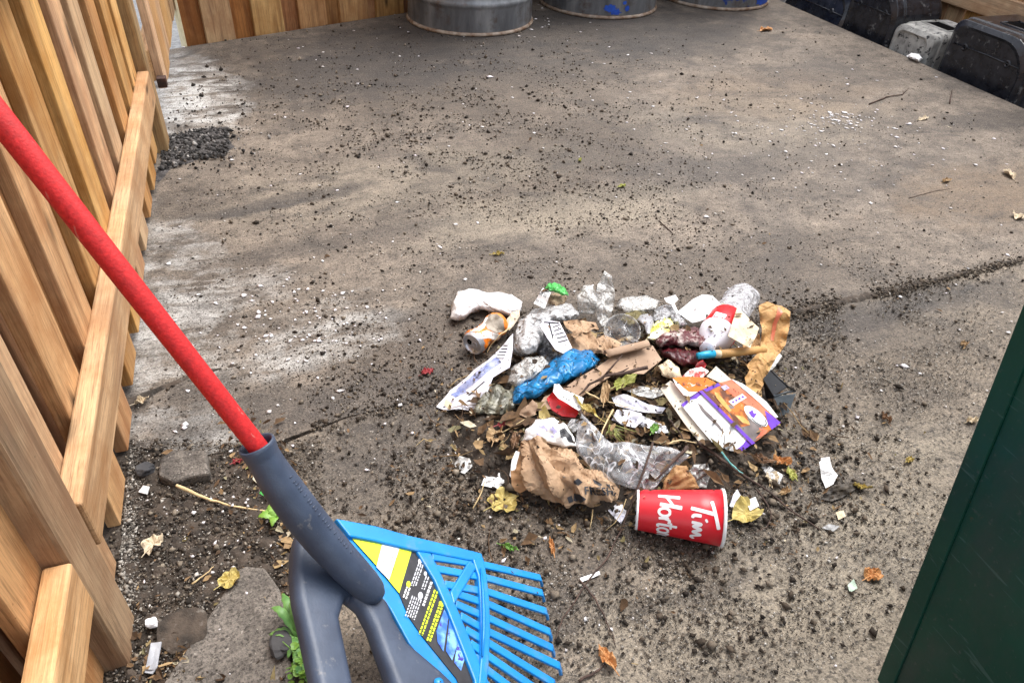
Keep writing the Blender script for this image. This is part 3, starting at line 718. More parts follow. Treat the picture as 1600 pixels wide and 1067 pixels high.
# two grey legs of the head frame
def leg(name, pxs, off, depth, bv):
    o = prism(name, [rp(a, b, off) for a, b in pxs], -rn * depth, M['grey_pl'], rake, bv, 6)
    o.data.polygons.foreach_set('use_smooth', [True] * len(o.data.polygons)); o.modifiers['bevel'].harden_normals = False
    return o
leg('frame_leg', [(462, 890), (463, 856), (470, 822), (505, 806), (560, 872), (574, 915), (543, 930), (534, 962), (556, 1067), (572, 1180), (520, 1180), (497, 1067), (480, 990), (466, 930)], .024, .026, .010)
leg('frame_leg', [(560, 905), (585, 925), (607, 930), (618, 962), (640, 1000), (690, 1042), (716, 1067), (800, 1150), (640, 1150), (618, 1067), (600, 1020), (584, 975), (568, 945), (548, 928)], .024, .026, .010)
leg('frame_bridge', [(512, 1165), (650, 1140), (806, 1140), (806, 1185), (660, 1200), (512, 1205)], .020, .018, .006)
leg('frame_bridge', [(540, 930), (560, 905), (590, 930), (592, 965), (575, 960), (560, 945)], .016, .018, .006)
# blue fan: outer edge, long diagonal band, cross bar, brace, teeth
C3 = lambda a, b: (440 + a / 3.263, 740 + b / 3.263)
def blue(name, pts, off=0.0, th=.007, bv=.0015, mat=None):
    return prism(name, [rp(*q, off) for q in pts], -rn * th, mat or M['blue_pl'], rake, bv)
blue('fan_panel', [C3(275, 232), C3(480, 270), C3(640, 318), C3(740, 350), C3(765, 400), C3(860, 610), C3(905, 720), C3(1040, 1080), (770, 1110), (720, 1110), (690, 1065), (640, 1005), (610, 950), (560, 880)], .0, .006)
blue('edge_rib', [C3(278, 226), C3(480, 264), C3(650, 312), C3(860, 362), C3(1022, 403), C3(1030, 440), C3(960, 440), C3(760, 400), C3(690, 392), C3(480, 342), C3(350, 318)], .006, .012, .002)
blue('diagonal_band', [C3(690, 392), C3(762, 402), C3(858, 598), C3(900, 690), C3(1000, 930), C3(1045, 1080), C3(1062, 1250), C3(1000, 1250), C3(985, 1050), C3(850, 700), C3(780, 540)], .006, .010, .002)
blue('cross_bar', [C3(975, 430), C3(1030, 425), C3(1048, 520), C3(1062, 650), C3(1066, 800), C3(1060, 950), C3(1048, 1080), C3(1035, 1250), C3(1000, 1250), C3(1004, 1080), C3(1016, 950), C3(1018, 800), C3(1014, 650), C3(1004, 520)], .008, .012, .002)
tube('bar_ridge', [rp(*C3(a, b), .010) for a, b in ((1016, 480), (1026, 600), (1030, 700), (1030, 800), (1024, 930))], [.0012, .0022, .0024, .0022, .0012], M['blue_pl'], rake, 8)
blue('brace', [C3(958, 440), C3(1000, 470), C3(880, 668), C3(862, 600)], .007, .010, .002)
T = [((770, 420), (1040, 462), (1322, 527)), ((790, 480), (1050, 528), (1332, 604)), ((835, 560), (1058, 600), (1352, 697)), ((870, 600), (1062, 663), (1370, 802)), ((890, 660), (1065, 735), (1384, 884)),
     ((915, 720), (1065, 805), (1420, 975)), ((940, 790), (1063, 862), (1392, 1064)), ((965, 860), (1060, 928), (1370, 1140)), ((990, 930), (1056, 1000), (1345, 1215)), ((1010, 1000), (1050, 1075), (1310, 1300)), ((1030, 1080), (1050, 1150), (1270, 1390))]
for a, b, c_ in T:
    A, B, C_ = [rp(*C3(*q), .004) for q in (a, b, c_)]
    dr = (C_ - B) / np.linalg.norm(C_ - B); sd = np.cross(rn, dr); w = .0055
    P = []
    for q, ww in ((A, w * .9), (B, w), (C_, w * .95)): P.append((q, ww))
    down = C_ + dr * .006 + np.array([0, 0, -1]) * max(.004, min(.016, C_[2] - .003))
    vs = []; path = [(A, rn), (B, rn), (C_, rn), (down, (rn + dr) / np.linalg.norm(rn + dr))]
    for i, (q, nn) in enumerate(path):
        ww = w * (1 if i < 3 else .8); th = .0045
        vs += [q + sd * ww, q - sd * ww, q - sd * ww - nn * th, q + sd * ww - nn * th]
    fs = [(0, 1, 2, 3)] + [tuple(reversed((12, 13, 14, 15)))]
    for i in range(3):
        for k in range(4): fs.append((i * 4 + k, i * 4 + 4 + k, i * 4 + 4 + (k + 1) % 4, i * 4 + (k + 1) % 4))
    bevel(obj('tooth', vs, fs, M['blue_pl'], rake), .0012, 2)
# the printed card
lab_off = .0015
M['lime'] = simple('lime_card', (.56, .70, .02), (.62, .76, .03), 20, .4, 0)
M['card_black'] = simple('black_card', (.018, .018, .022), (.03, .03, .035), 60, .4, .2)
M['white_card'] = simple('white_card', (.80, .80, .80), None, 20, .5, 0)
M['ink'] = simple('black_ink', (.02, .02, .025), None, 20, .5, 0)
M['leafblue'] = simple('printed_blue_picture', (.03, .14, .62), (.22, .48, .86), 55, .4, 0, lo=.4, hi=.6, dirt=((.05, .02, .30), 70, .58, .64))
M['greyprint'] = simple('grey_print', (.55, .56, .60), None, 20, .5, 0)
card = blue('printed_card', [C3(352, 322), C3(665, 386), C3(700, 400), C3(790, 565), C3(870, 740), C3(995, 1030), C3(990, 1150), C3(940, 1150), C3(890, 1040), C3(720, 830), C3(650, 730), C3(600, 610), C3(490, 475)], lab_off, .001, 0, M['card_black'])
def pr(name, pts, mat, off): 
    o = obj(name, [rp(*C3(*q), off) for q in pts], [tuple(range(len(pts)))], mat, card); return o
pr('lime_print', [(356, 326), (665, 388), (600, 608), (490, 474)], M['lime'], lab_off + .0004)
pr('barcode_panel', [(512, 362), (600, 380), (548, 540), (484, 474)], M['white_card'], lab_off + .0008)
for k in range(8):
    a, b = (524 + k * 8.5, 392 + k * 5), (505 + k * 8.5, 450 + k * 8)
    w = (1.5, 3, 1.5, 2.5)[k % 4]; pr('barcode_bar', [(a[0], a[1]), (a[0] + w, a[1] + .5), (b[0] + w, b[1] + .5), (b[0], b[1])], M['ink'], lab_off + .0012)
def lines(x0, y0, n, du, dv, ln, w, mat, gap=.12):
    """rows of print too small to read: each row a dashed bar"""
    for k in range(n):
        s = 0.0; a = np.array([x0, y0], float) + np.array(dv, float) * k; u = np.array(du, float); u /= np.linalg.norm(u); nn = np.array([-u[1], u[0]]) * w / 2
        while s < ln:
            e = min(ln, s + random.uniform(8, 22)); q = a + u * s; r = a + u * e
            pr('print_line', [tuple(q + nn), tuple(r + nn), tuple(r - nn), tuple(q - nn)], mat, lab_off + .0008); s = e + 5
dn = (-.33, .94)
lines(700, 455, 3, dn, (11, 3), 120, 6, M['greyprint'])
lines(738, 520, 2, dn, (12, 4), 70, 6, M['greyprint'])
lines(640, 575, 2, dn, (14, 5), 60, 8, M['white_card'])
lines(668, 620, 5, dn, (11, 5), 110, 6, M['greyprint'])
lines(765, 550, 1, dn, (10, 4), 130, 12, M['white_card'])
lines(782, 590, 2, dn, (14, 6), 240, 9, M['lime'])
lines(812, 650, 2, dn, (13, 6), 210, 10, M['lime'])
for cx_, cy_, rr, mm in ((647, 562, 14, M['lime']), (705, 445, 11, M['white_card']), (733, 508, 10, M['greyprint']), (810, 660, 11, M['lime']), (708, 620, 16, M['greyprint'])):
    pr('badge', [(cx_ + rr * .8 * math.cos(t), cy_ + rr * 1.2 * math.sin(t)) for t in np.linspace(0, 6.2, 14)], mm, lab_off + .0010)
pr('picture_print', [(830, 690), (850, 730), (840, 800), (825, 905), (795, 855), (790, 800)], M['leafblue'], lab_off + .0008)
pr('picture_print', [(858, 705), (885, 770), (905, 840), (870, 950), (838, 900), (850, 800)], M['leafblue'], lab_off + .0008)
pr('picture_print', [(900, 815), (945, 900), (915, 1003), (880, 960), (892, 890)], M['leafblue'], lab_off + .0008)
lathe('rivet', rp(*C3(800, 1066), .026), rn, [(0, .006), (.003, .005), (.004, .001)], M['blue_pl'], rake, 14)

# ------------------------------------------------------------------ the heap of litter: soil and leaf mould underneath
mv = []; mf = []; nn_ = 90
for i in range(nn_):
    for j in range(nn_):
        x = PC[0] + (i / (nn_ - 1) - .5) * .84; y = PC[1] + (j / (nn_ - 1) - .5) * .62
        k = noise.fractal(Vector((x * 32, y * 32, 4)), .9, 2.1, 4)
        z = mound(x, y); e = min(1, z / .02)
        mv.append((x, y, z - .016 * (1 - e) - .004 + k * .009 * (.15 + .85 * e)))
for i in range(nn_ - 1):
    for j in range(nn_ - 1): mf.append((i * nn_ + j, (i + 1) * nn_ + j, (i + 1) * nn_ + j + 1, i * nn_ + j + 1))
tag(obj('leaf_mould', mv, mf, M['soil'], smooth=True), 'low heap of dark soil and leaf mould under the litter', 'soil heap', kind='stuff')

# plastics, papers, card
M['white_bag'] = simple('white_plastic_sheet', (.80, .79, .79), (.88, .87, .87), 12, .45, .3, 60, .003, dirt=((.42, .34, .25), 22, .62, .75), crease=24)
M['white_paper'] = simple('white_paper', (.78, .78, .78), (.84, .84, .84), 30, .6, .2, 90, .001, dirt=((.45, .40, .33), 30, .66, .8))
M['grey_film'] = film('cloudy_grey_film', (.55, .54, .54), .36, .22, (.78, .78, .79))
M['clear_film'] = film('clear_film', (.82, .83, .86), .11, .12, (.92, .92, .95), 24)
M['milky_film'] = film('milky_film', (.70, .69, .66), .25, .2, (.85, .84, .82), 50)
M['dirty_film'] = simple('dirty_grey_green_plastic', (.05, .048, .035), (.26, .25, .19), 32, .32, .4, 90, .003, crease=26)
M['dark_film'] = simple('black_plastic_wrapper', (.008, .008, .010), (.025, .025, .03), 30, .35, .3, 80, .002)
M['blue_bag'] = simple('blue_plastic_bag', (.006, .13, .34), (.012, .22, .50), 30, .26, .3, 70, .003, dirt=((.01, .03, .06), 40, .60, .70), crease=34)
M['kraft'] = simple('kraft_paper', (.34, .215, .125), (.43, .285, .175), 22, .75, .35, 110, .0015, dirt=((.12, .07, .04), 26, .60, .78), crease=20)
M['kraft_orange'] = simple('orange_brown_paper', (.46, .25, .09), (.56, .33, .13), 18, .7, .35, 110, .0015, dirt=((.22, .10, .03), 26, .58, .78), crease=24)
M['cardb'] = simple('tan_card', (.33, .22, .145), (.40, .275, .19), 16, .8, .3, 120, .001, dirt=((.55, .45, .34), 60, .66, .74))
M['beige'] = simple('beige_napkin', (.62, .50, .34), (.74, .63, .46), 30, .85, .4, 90, .002, dirt=((.25, .16, .09), 48, .60, .70))
M['cream_card'] = simple('cream_card', (.66, .58, .47), (.74, .68, .58), 20, .75, .2, dirt=((.3, .22, .14), 60, .68, .76))
M['rag'] = simple('dark_red_cloth', (.055, .006, .010), (.14, .012, .018), 30, .6, .6, 120, .003, dirt=((.46, .40, .37), 30, .49, .60))
M['foil'] = simple('silver_foil', (.50, .50, .54), (.72, .72, .76), 25, .3, .3, 60, .002, .6)
M['yellowp'] = simple('yellow_white_wrapper', (.72, .68, .10), (.80, .79, .66), 22, .45, .3, lo=.44, hi=.56, dirt=((.2, .18, .12), 40, .62, .7))
M['redp'] = simple('red_print', (.50, .008, .014), (.62, .014, .02), 20, .4, .15)
M['orange_p'] = simple('orange_print', (.72, .16, .01), (.78, .24, .02), 30, .35, .1, dirt=((.70, .62, .52), 60, .60, .68))
M['purple_p'] = simple('purple_print', (.13, .04, .46), (.18, .06, .56), 30, .4, .1)
M['photo_p'] = simple('printed_food_picture', (.14, .045, .02), (.72, .20, .03), 48, .4, .1, lo=.42, hi=.58, dirt=((.82, .50, .22), 70, .60, .68))
M['grey_p'] = simple('printed_grey_picture', (.13, .11, .11), (.25, .21, .20), 40, .4, .1)
M['salmon_p'] = simple('salmon_print', (.62, .15, .08), (.70, .24, .13), 40, .4, .1)
M['lilac_p'] = simple('lilac_print', (.40, .37, .66), (.55, .53, .78), 50, .5, .1)
M['newsblue'] = simple('blue_newsprint', (.16, .20, .44), (.42, .45, .64), 55, .6, .2, dirt=((.06, .06, .10), 80, .56, .62))
M['paleblue'] = simple('pale_blue_paper', (.58, .58, .70), (.78, .77, .80), 32, .6, .3, 80, .002, dirt=((.28, .30, .48), 60, .62, .68))
M['tealstr'] = simple('teal_string', (.10, .34, .34), (.18, .44, .42), 60, .6, .3)
M['greenp'] = simple('green_plastic', (.02, .20, .03), (.10, .50, .12), 45, .4, .4, 90, .002)
M['twig'] = simple('twig_bark', (.035, .020, .015), (.10, .06, .045), 60, .85, .6, 150, .002)
M['twig_pale'] = simple('dry_stalk', (.50, .36, .18), (.66, .50, .28), 40, .8, .4)
M['stick'] = simple('orange_stick_wood', (.52, .28, .09), (.62, .36, .14), 40, .6, .4, dirt=((.25, .13, .04), 50, .62, .74))
M['blacktray'] = simple('black_tray_plastic', (.008, .009, .011), (.016, .017, .02), 30, .3, .2)
M['greytray'] = simple('grey_tray_plastic', (.07, .085, .10), (.11, .125, .14), 40, .35, .3, dirt=((.30, .28, .25), 80, .66, .74))
M['stone'] = simple('grey_stone', (.10, .095, .09), (.20, .19, .18), 30, .85, .6)
M['stone_dark'] = simple('dark_slate', (.03, .03, .034), (.06, .058, .06), 30, .8, .5)

def T(o, label, cat, group=None): return tag(o, label, cat, group)

# --- back edge of the heap
T(crumple('plastic_bag', [(703, 499), (706, 472), (716, 455), (732, 451), (750, 455), (770, 457), (800, 459), (817, 472), (815, 487), (798, 495), (775, 490), (752, 484), (736, 490), (726, 498), (715, 501)], M['white_bag'], None, .006, .028, .005, .06, 2.4, seed=3, nf=4, smooth=True), 'crumpled white plastic bag lying behind the orange can', 'bag')

# orange can, dented, its silver end towards the lower left
can = thing('drink_can', at(752, 525, 0), 'crushed orange drink can with silver end facing the fence', 'can')
c0, c1 = at(738, 538, .028), at(781, 502, .030); ca = c1 - c0; cl = np.linalg.norm(ca); ca /= cl
def dent(vs, seed, amp, c0=c0, ca=ca, cl=cl):
    out = []
    for q in vs:
        s = ((q - c0) @ ca) / cl; r = q - c0 - ca * (s * cl)
        k = noise.noise(Vector(q) * 30 + Vector((seed, 0, 0))) * .8 + foldval(q, folds(seed, .04, 3)) * .35
        e = min(1, max(0, s * 2.2)) * min(1, max(0, (1.06 - s) * 3.5))
        qq = q - r * max(-.1, .30 * k + .16) * e * amp; qq[2] = max(.001, qq[2]); out.append(qq)
    return out
R_ = .0275
v, f = lathe_geo(c0, ca, [(.006, R_ - .002), (.011, R_ + .0004)] + [(.011 + (cl - .022) * i / 26, R_) for i in range(1, 27)] + [(cl - .006, R_ - .002), (cl, R_ - .006), (cl + .001, .001)], 56)
canb = obj('can_body', dent(v, 5, 1.0), f, M['orange_p'], can, smooth=True)
lathe('can_end', c0, ca, [(.010, R_ - .0008), (.005, R_ - .0025), (-.001, R_ - .0035), (-.002, R_ - .0048), (-.0005, R_ - .006), (.005, R_ - .0068), (.0045, R_ - .009), (.003, .010), (.003, .001)], M['foil'], can, 40)
_, cu, cw = frame_of(ca)
lathe('pull_tab', c0 + ca * .0022 + cu * .004, -ca, [(0, .0075), (.0012, .0072), (.0014, .004), (.0006, .0035)], M['foil'], can, 16)
lathe('mouth_hole', c0 + ca * .0026 - cu * .0095, -ca, [(0, .0066), (.0004, .0064), (.0005, .001)], M['hole_shade'], can, 16)
cb = bvh_of(canb)
M['can_white'] = simple('white_can_print', (.70, .66, .62), (.82, .80, .78), 60, .4, .1, dirt=((.60, .16, .03), 80, .56, .62))
decal('can_print', [(737, 505), (752, 492), (763, 497), (757, 512), (744, 521), (734, 520)], cb, M['can_white'], can, .0006, 2.0)
decal('can_print', [(744, 522), (760, 516), (782, 523), (780, 534), (764, 528), (752, 530)], cb, M['can_white'], can, .0006, 2.0)
M['grime'] = simple('grey_grime', (.16, .13, .10), (.40, .35, .29), 60, .85, .4, 110, .002)
decal('can_print', [(758, 490), (772, 487), (786, 498), (789, 517), (776, 521), (762, 514), (756, 503)], cb, M['grime'], can, .0006, 2.0)
T(crumple('wrapper', [(790, 514), (792, 499), (800, 488), (812, 484), (812, 494), (804, 507), (796, 516)], simple('tan_wrapper', (.48, .39, .30), (.60, .50, .40), 30, .6), None, .03, .004, .002, .03, 3, seed=21), 'small tan oval wrapper leaning between the can and grey plastic', 'wrapper')
T(crumple('plastic_bag', [(801, 548), (803, 520), (812, 500), (830, 486), (855, 478), (880, 470), (893, 474), (905, 492), (895, 505), (862, 507), (850, 515), (848, 535), (838, 550), (815, 556)], M['grey_film'], None, .015, .036, .0055, .07, 2.4, seed=5, nf=3, smooth=True), 'cloudy grey plastic bag bunched up right of the orange can', 'bag')
bt = thing('barcode_tag', on_pile(848, 466, .05), 'small white barcode tag standing in the heap by the green cap', 'tag')
tg = crumple('tag_card', [(848, 450, .062), (861, 456, .064), (851, 482, .044), (834, 474, .044)], M['white_card'], bt, .05, 0, .0004, .05, 4, seed=2)
tb = bvh_of(tg)
for (x0, y0) in ((846, 459), (852, 462), (840, 471), (846, 474)):
    for k in range(3): decal('barcode_bar', rect_px((x0 + k * 1.6 - 1, y0 + k * .9 - 4), (x0 + k * 1.6 - 3, y0 + k * .9 + 1.5), .9), tb, M['ink'], bt, .0006, 2)
for k in range(2): decal('print_line', rect_px((848 + k, 452 + k), (858 + k * -1, 457), .8), tb, M['ink'], bt, .0006, 2)
T(crumple('bottle_cap_strip', [(852, 450), (856, 443), (870, 442), (884, 451), (889, 461), (880, 462), (868, 456), (858, 455)], M['greenp'], None, .062, .008, .004, .014, 2.2, seed=9), 'bright green crumpled scrap at the back edge of the heap', 'green scrap')
T(crumple('onion_skin', [(856, 460), (870, 458), (886, 463), (882, 477), (868, 482), (857, 474)], simple('brown_skin', (.13, .085, .05), (.38, .28, .18), 50, .7, .4), None, .03, .018, .003, .018, 2.6, seed=10), 'dry brown papery lump under the green scrap', 'paper lump')
T(crumple('clear_wrapper', [(934, 500, .02), (929, 472, .045), (933, 446, .07), (945, 421, .095), (956, 431, .088), (961, 456, .062), (958, 482, .04), (950, 503, .02), (941, 508, .018)], M['milky_film'], None, amp=.006, per=.07, step=2.2, seed=12, nf=3, smooth=True), 'upright milky clear wrapper, tallest piece at the back of the heap', 'wrapper')
T(crumple('clear_wrapper', [(903, 492, .02), (900, 462, .05), (912, 446, .065), (926, 446, .066), (935, 466, .05), (930, 492, .022)], M['milky_film'], None, dome=.01, amp=.005, per=.07, step=2.2, seed=14, nf=3, smooth=True), 'short crumpled clear cup left of the upright wrapper', 'wrapper')
T(crumple('clear_wrapper', [(964, 480), (970, 466), (988, 461), (1010, 461), (1030, 470), (1026, 484), (1004, 490), (980, 492)], M['milky_film'], None, .02, .018, .005, .06, 2.2, seed=15, nf=3, smooth=True), 'milky clear wrapper lying behind the round clear lid', 'wrapper')
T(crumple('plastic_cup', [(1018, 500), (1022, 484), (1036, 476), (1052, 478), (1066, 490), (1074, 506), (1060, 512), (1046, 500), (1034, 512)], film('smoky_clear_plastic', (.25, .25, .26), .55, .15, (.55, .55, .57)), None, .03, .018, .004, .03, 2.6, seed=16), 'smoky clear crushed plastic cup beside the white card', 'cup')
T(crumple('plastic_fork', [(1038, 466), (1055, 461), (1060, 468), (1054, 474), (1060, 488), (1057, 490), (1049, 476), (1041, 472)], M['white_paper'], None, .058, .002, .001, .04, 2.6, seed=17, thick=.0012), 'thin white plastic strip sticking up left of the white card', 'plastic strip')
T(crumple('white_card', [(1058, 488, .042), (1082, 468, .054), (1098, 460, .058), (1113, 462, .058), (1129, 477, .05), (1113, 496, .04), (1082, 504, .036)], M['white_paper'], None, amp=.0012, per=.08, step=5, seed=18, thick=.0008), 'blank white card with clipped corners behind the red labelled bottle', 'card')

# --- clear bottle with red label: neck towards the rag
bo = thing('plastic_bottle', on_pile(1140, 500, .0), 'clear plastic bottle with red and white label on the heap', 'bottle')
q0, q1 = on_pile(1160, 466, .036), on_pile(1108, 540, .050); ba = q1 - q0; bl = np.linalg.norm(ba); ba /= bl
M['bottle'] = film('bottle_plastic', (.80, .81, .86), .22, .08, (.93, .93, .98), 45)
M['bottle_white'] = simple('white_bottle_part', (.74, .72, .82), (.84, .83, .88), 12, .3, .15)
br = .036; k_ = bl / .235
def bs(*pr): return [(a * k_, b) for a, b in pr]
def squash(vs, amt, seed):
    return [q + np.array(noise.noise_vector(Vector(q) * 26 + Vector((seed, 0, 0)))) * amt for q in vs]
v, f = lathe_geo(q0, ba, bs((-.012, .004), (-.012, .016), (-.016, .024), (-.010, .031), (.004, br), (.02, br), (.024, br - .0015), (.028, br), (.05, br), (.054, br - .0015), (.058, br), (.112, br), (.116, br - .001), (.124, br)), 44)
obj('bottle_base', squash(v, .007, 2), f, M['bottle'], bo, smooth=True)
v, f = lathe_geo(q0, ba, bs((.120, br + .0004), (.121, br + .0012), (.182, br + .0012), (.183, br + .0004)), 48); labb = obj('label', v, f, M['redp'], bo, smooth=True)
v, f = lathe_geo(q0, ba, bs((.183, br), (.197, br - .001), (.212, br - .006), (.222, br - .014), (.229, .014), (.236, .0125), (.238, .0145), (.25, .0145), (.25, .002)), 44)
obj('bottle_shoulder', squash(v, .002, 4), f, M['bottle_white'], bo, smooth=True)
lb = bvh_of(labb)
decal('label_panel', [(1119, 487), (1136, 492), (1127, 507), (1109, 501)], lb, M['white_card'], bo, .0006, 2)
for k in range(3): decal('label_print', rect_px((1119 + k * 4.4, 490 + k * 1.6), (1112 + k * 4.4, 499 + k * 1.8), .9), lb, M['ink'], bo, .0010, 2)
decal('label_logo', [(1108, 507), (1120, 503), (1124, 509), (1112, 512)], lb, M['white_card'], bo, .0006, 2)
decal('label_logo', rect_px((1135, 520), (1142, 508), 3), lb, M['white_card'], bo, .0006, 2)

T(crumple('napkin', [(1152, 480, .102), (1170, 497, .100), (1186, 512, .092), (1182, 524, .082), (1172, 544, .066), (1155, 534, .078), (1138, 525, .088), (1144, 505, .098)], M['beige'], None, amp=.0022, per=.05, step=3.4, seed=22), 'speckled beige napkin leaning on the bottle', 'napkin')
bb = thing('paper_bag', on_pile(1185, 600, 0), 'twisted orange brown paper bag standing up at the right of the heap', 'bag')
up = crumple('bag_paper', [(1166, 606, .012), (1164, 590, .02), (1172, 578, .03), (1168, 568, .035), (1180, 556, .045), (1189, 545, .052), (1188, 512, .078), (1186, 478, .104), (1198, 471, .112), (1210, 474, .110), (1221, 477, .108), (1235, 487, .104), (1233, 514, .082), (1227, 541, .06), (1214, 556, .045), (1205, 572, .034), (1198, 592, .018), (1186, 613, .008), (1174, 612, .008)], M['kraft_orange'], bb, amp=.0080, per=.065, step=2.6, seed=23, nf=3)
ub = bvh_of(up)
decal('red_streak', [(1216, 477), (1223, 488), (1214, 505), (1209, 533), (1204, 531), (1207, 506), (1213, 492)], ub, M['salmon_p'], bb, .0008, 2.2)
T(crumple('napkin', [(1200, 583), (1212, 572), (1222, 556), (1216, 552), (1204, 566), (1196, 578)], M['white_paper'], None, .018, .004, .002, .02, 2.4, seed=25), 'white paper scrap tucked behind the upright brown bag', 'paper scrap')
T(crumple('paper_scrap', [(1160, 540, .03), (1180, 530, .04), (1186, 520, .05), (1192, 545, .04), (1176, 552, .03)], M['kraft_orange'], None, amp=.004, per=.02, step=2.6, seed=26), 'folded orange brown paper flap beneath the beige napkin', 'paper scrap')

# --- wooden stick with blue tip
st = thing('wooden_stick', on_pile(1140, 553, .03), 'round orange wooden stick with bright blue tip beside the dark red rag', 'stick')
s0, s1, s2, s3 = [on_pile(x, y, l) for x, y, l in ((1090, 556, .052), (1116, 553, .052), (1125, 553, .052), (1194, 546, .050))]
tube('blue_tip', [s0, (s0 + s1) / 2, s1], [.0062, .0074, .0076], simple('sky_blue_paint', (.01, .30, .52), (.02, .42, .66), 40, .4), st, 14)
tube('pale_ring', [s1, s2], [.0078, .0078], M['beige'], st, 14)
tube('stick_shaft', [s2, s2 + (s3 - s2) * .3, s2 + (s3 - s2) * .65 + np.array([0, 0, .001]), s3], [.0080, .0084, .0083, .0084], M['stick'], st, 16)
rg = thing('rag', on_pile(1065, 545, .02), 'dark red crumpled rag caked with grey dirt beside the stick', 'rag')
crumple('rag_fold', [(1020, 533), (1034, 521), (1058, 512), (1084, 511), (1104, 520), (1108, 533), (1098, 546), (1075, 541), (1050, 541), (1030, 545)], M['rag'], rg, .03, .030, .006, .022, 2.4, seed=30, smooth=True)
crumple('rag_fold', [(1028, 545), (1048, 540), (1070, 541), (1090, 543), (1098, 556), (1088, 570), (1066, 574), (1046, 564), (1034, 556)], simple('dark_red_wet_cloth', (.02, .004, .006), (.09, .008, .012), 26, .4, .5, 100, .003), rg, .022, .026, .004, .024, 2.4, seed=31, smooth=True)

# --- round clear lid, spoon, yellow wrapper
ld = thing('food_cover', on_pile(970, 520, .03), 'round clear plastic lid with raised rim tilted in the middle of the heap', 'lid')
lc = on_pile(972, 518, .048); la = np.array([-.25, -.50, .83]); la /= np.linalg.norm(la)
lathe('lid_rim', lc, la, [(-.003, .0345), (-.001, .0368), (.0015, .0372), (.003, .036), (.002, .0345), (-.002, .034)], M['milky_film'], ld, 48)
lathe('lid_disc', lc, la, [(.001, .0345), (-.006, .031), (-.009, .026), (-.009, .012), (-.005, .0095), (-.005, .001)], M['clear_film'], ld, 40)
T(crumple('foil_spoon', [(994, 500), (1000, 492), (1012, 490), (1020, 496), (1022, 506), (1017, 522), (1010, 523), (1006, 510), (1000, 505)], M['foil'], None, .042, .008, .0015, .04, 2.4, seed=33, smooth=True), 'silver spoon shaped foil scrap beside the yellow wrapper', 'foil scrap')
T(crumple('wrapper', [(1008, 531), (1018, 512), (1026, 499), (1036, 491), (1050, 495), (1054, 512), (1042, 524), (1024, 534)], M['yellowp'], None, .034, .014, .004, .02, 2.4, seed=34), 'yellow and white crumpled wrapper above the dark red rag', 'wrapper')
T(crumple('leaf_clump', [(968, 500), (980, 484), (1000, 480), (1012, 490), (1000, 505), (984, 512)], simple('olive_leaf', (.05, .04, .012), (.16, .13, .04), 40, .6), None, .024, .012, .004, .02, 2.6, seed=35), 'dark olive crumpled leaf behind the round lid', 'leaf')

# --- printed wrapper, kraft scraps, card wedge, blue bag
pw_ = thing('printed_wrapper', on_pile(865, 530, .02), 'black backed wrapper with pale printed face left of the brown paper', 'wrapper')
crumple('wrapper_back', [(838, 524), (842, 505), (850, 515), (862, 540), (880, 558), (872, 568), (850, 566), (836, 548)], M['dark_film'], pw_, .012, .008, .003, .03, 3, seed=40)
pf = crumple('printed_face', [(843, 508, .056), (850, 500, .062), (874, 503, .062), (884, 522, .056), (894, 544, .044), (880, 552, .04), (868, 546, .044), (855, 528, .052)], M['paleblue'], pw_, amp=.0015, per=.05, step=2.8, seed=41)
pb_ = bvh_of(pf)
for k in range(5): decal('print_line', rect_px((864 - k * -1.8, 511 + k * 6), (878 + k * 2.2, 507 + k * 6), 1.6), pb_, M['ink'], pw_, .0006, 2.5)
decal('print_line', rect_px((858, 504), (864, 528), 2.2), pb_, M['ink'], pw_, .0007, 2.5)
decal('print_line', rect_px((850, 503.5), (876, 505.5), 2), pb_, M['ink'], pw_, .0007, 2.5)
T(crumple('paper_scrap', [(880, 501, .05), (900, 499, .058), (930, 502, .055), (936, 512, .048), (915, 520, .045), (896, 522, .042), (884, 512, .045)], M['kraft'], None, amp=.007, per=.05, step=2.6, seed=42, nf=3), 'torn brown paper strip just behind the folded brown scraps', 'paper scrap')
T(crumple('paper_scrap', [(889, 533, .03), (904, 514, .05), (922, 515, .052), (932, 530, .04), (946, 520, .045), (972, 540, .03), (952, 556, .025), (920, 553, .025), (894, 545, .028)], M['kraft'], None, amp=.012, per=.055, step=2.4, seed=43, nf=3), 'folded brown paper scraps between the lid and the blue bag', 'paper scrap')
T(crumple('plastic_bag', [(797, 634, .004), (800, 612, .01), (803, 603, .018), (816, 596), (834, 590), (850, 574), (868, 557), (888, 545), (910, 541), (930, 551), (939, 562), (930, 576), (906, 587), (881, 599), (860, 607), (842, 619, .012), (822, 626, .008), (812, 634, .004)], M['blue_bag'], None, .018, .026, .0050, .075, 2.2, seed=47, nf=3, smooth=True), 'bright blue plastic bag twisted across the heap', 'bag')
cw_ = thing('cardboard_flap', on_pile(920, 600, .02), 'long tan cardboard flap with a rolled end lying right of the blue bag', 'cardboard')
crumple('card_sheet', [(836, 642, .012), (850, 620, .016), (878, 608, .024), (905, 590, .03), (935, 572, .036), (958, 556, .045), (1000, 535, .052), (1020, 540, .050), (1034, 562, .040), (1006, 584, .034), (962, 582, .034), (932, 602, .03), (905, 622, .022), (880, 636, .014)], M['cardb'], cw_, amp=.0016, per=.09, step=3.6, seed=45, thick=.0014)
e0, e1 = on_pile(946, 556, .048), on_pile(1012, 540, .058)
v = []; f = []
for i in range(9):
    for j, a in enumerate(np.linspace(-.5, 2.7, 12)):
        q = e0 + (e1 - e0) * i / 8; d = (e1 - e0) / np.linalg.norm(e1 - e0); n1 = np.cross(d, [0, 0, 1.0]); n1 /= np.linalg.norm(n1)
        v.append(q + .010 * (math.cos(a) * n1 * -1 + math.sin(a) * np.array([0, 0, 1.0])))
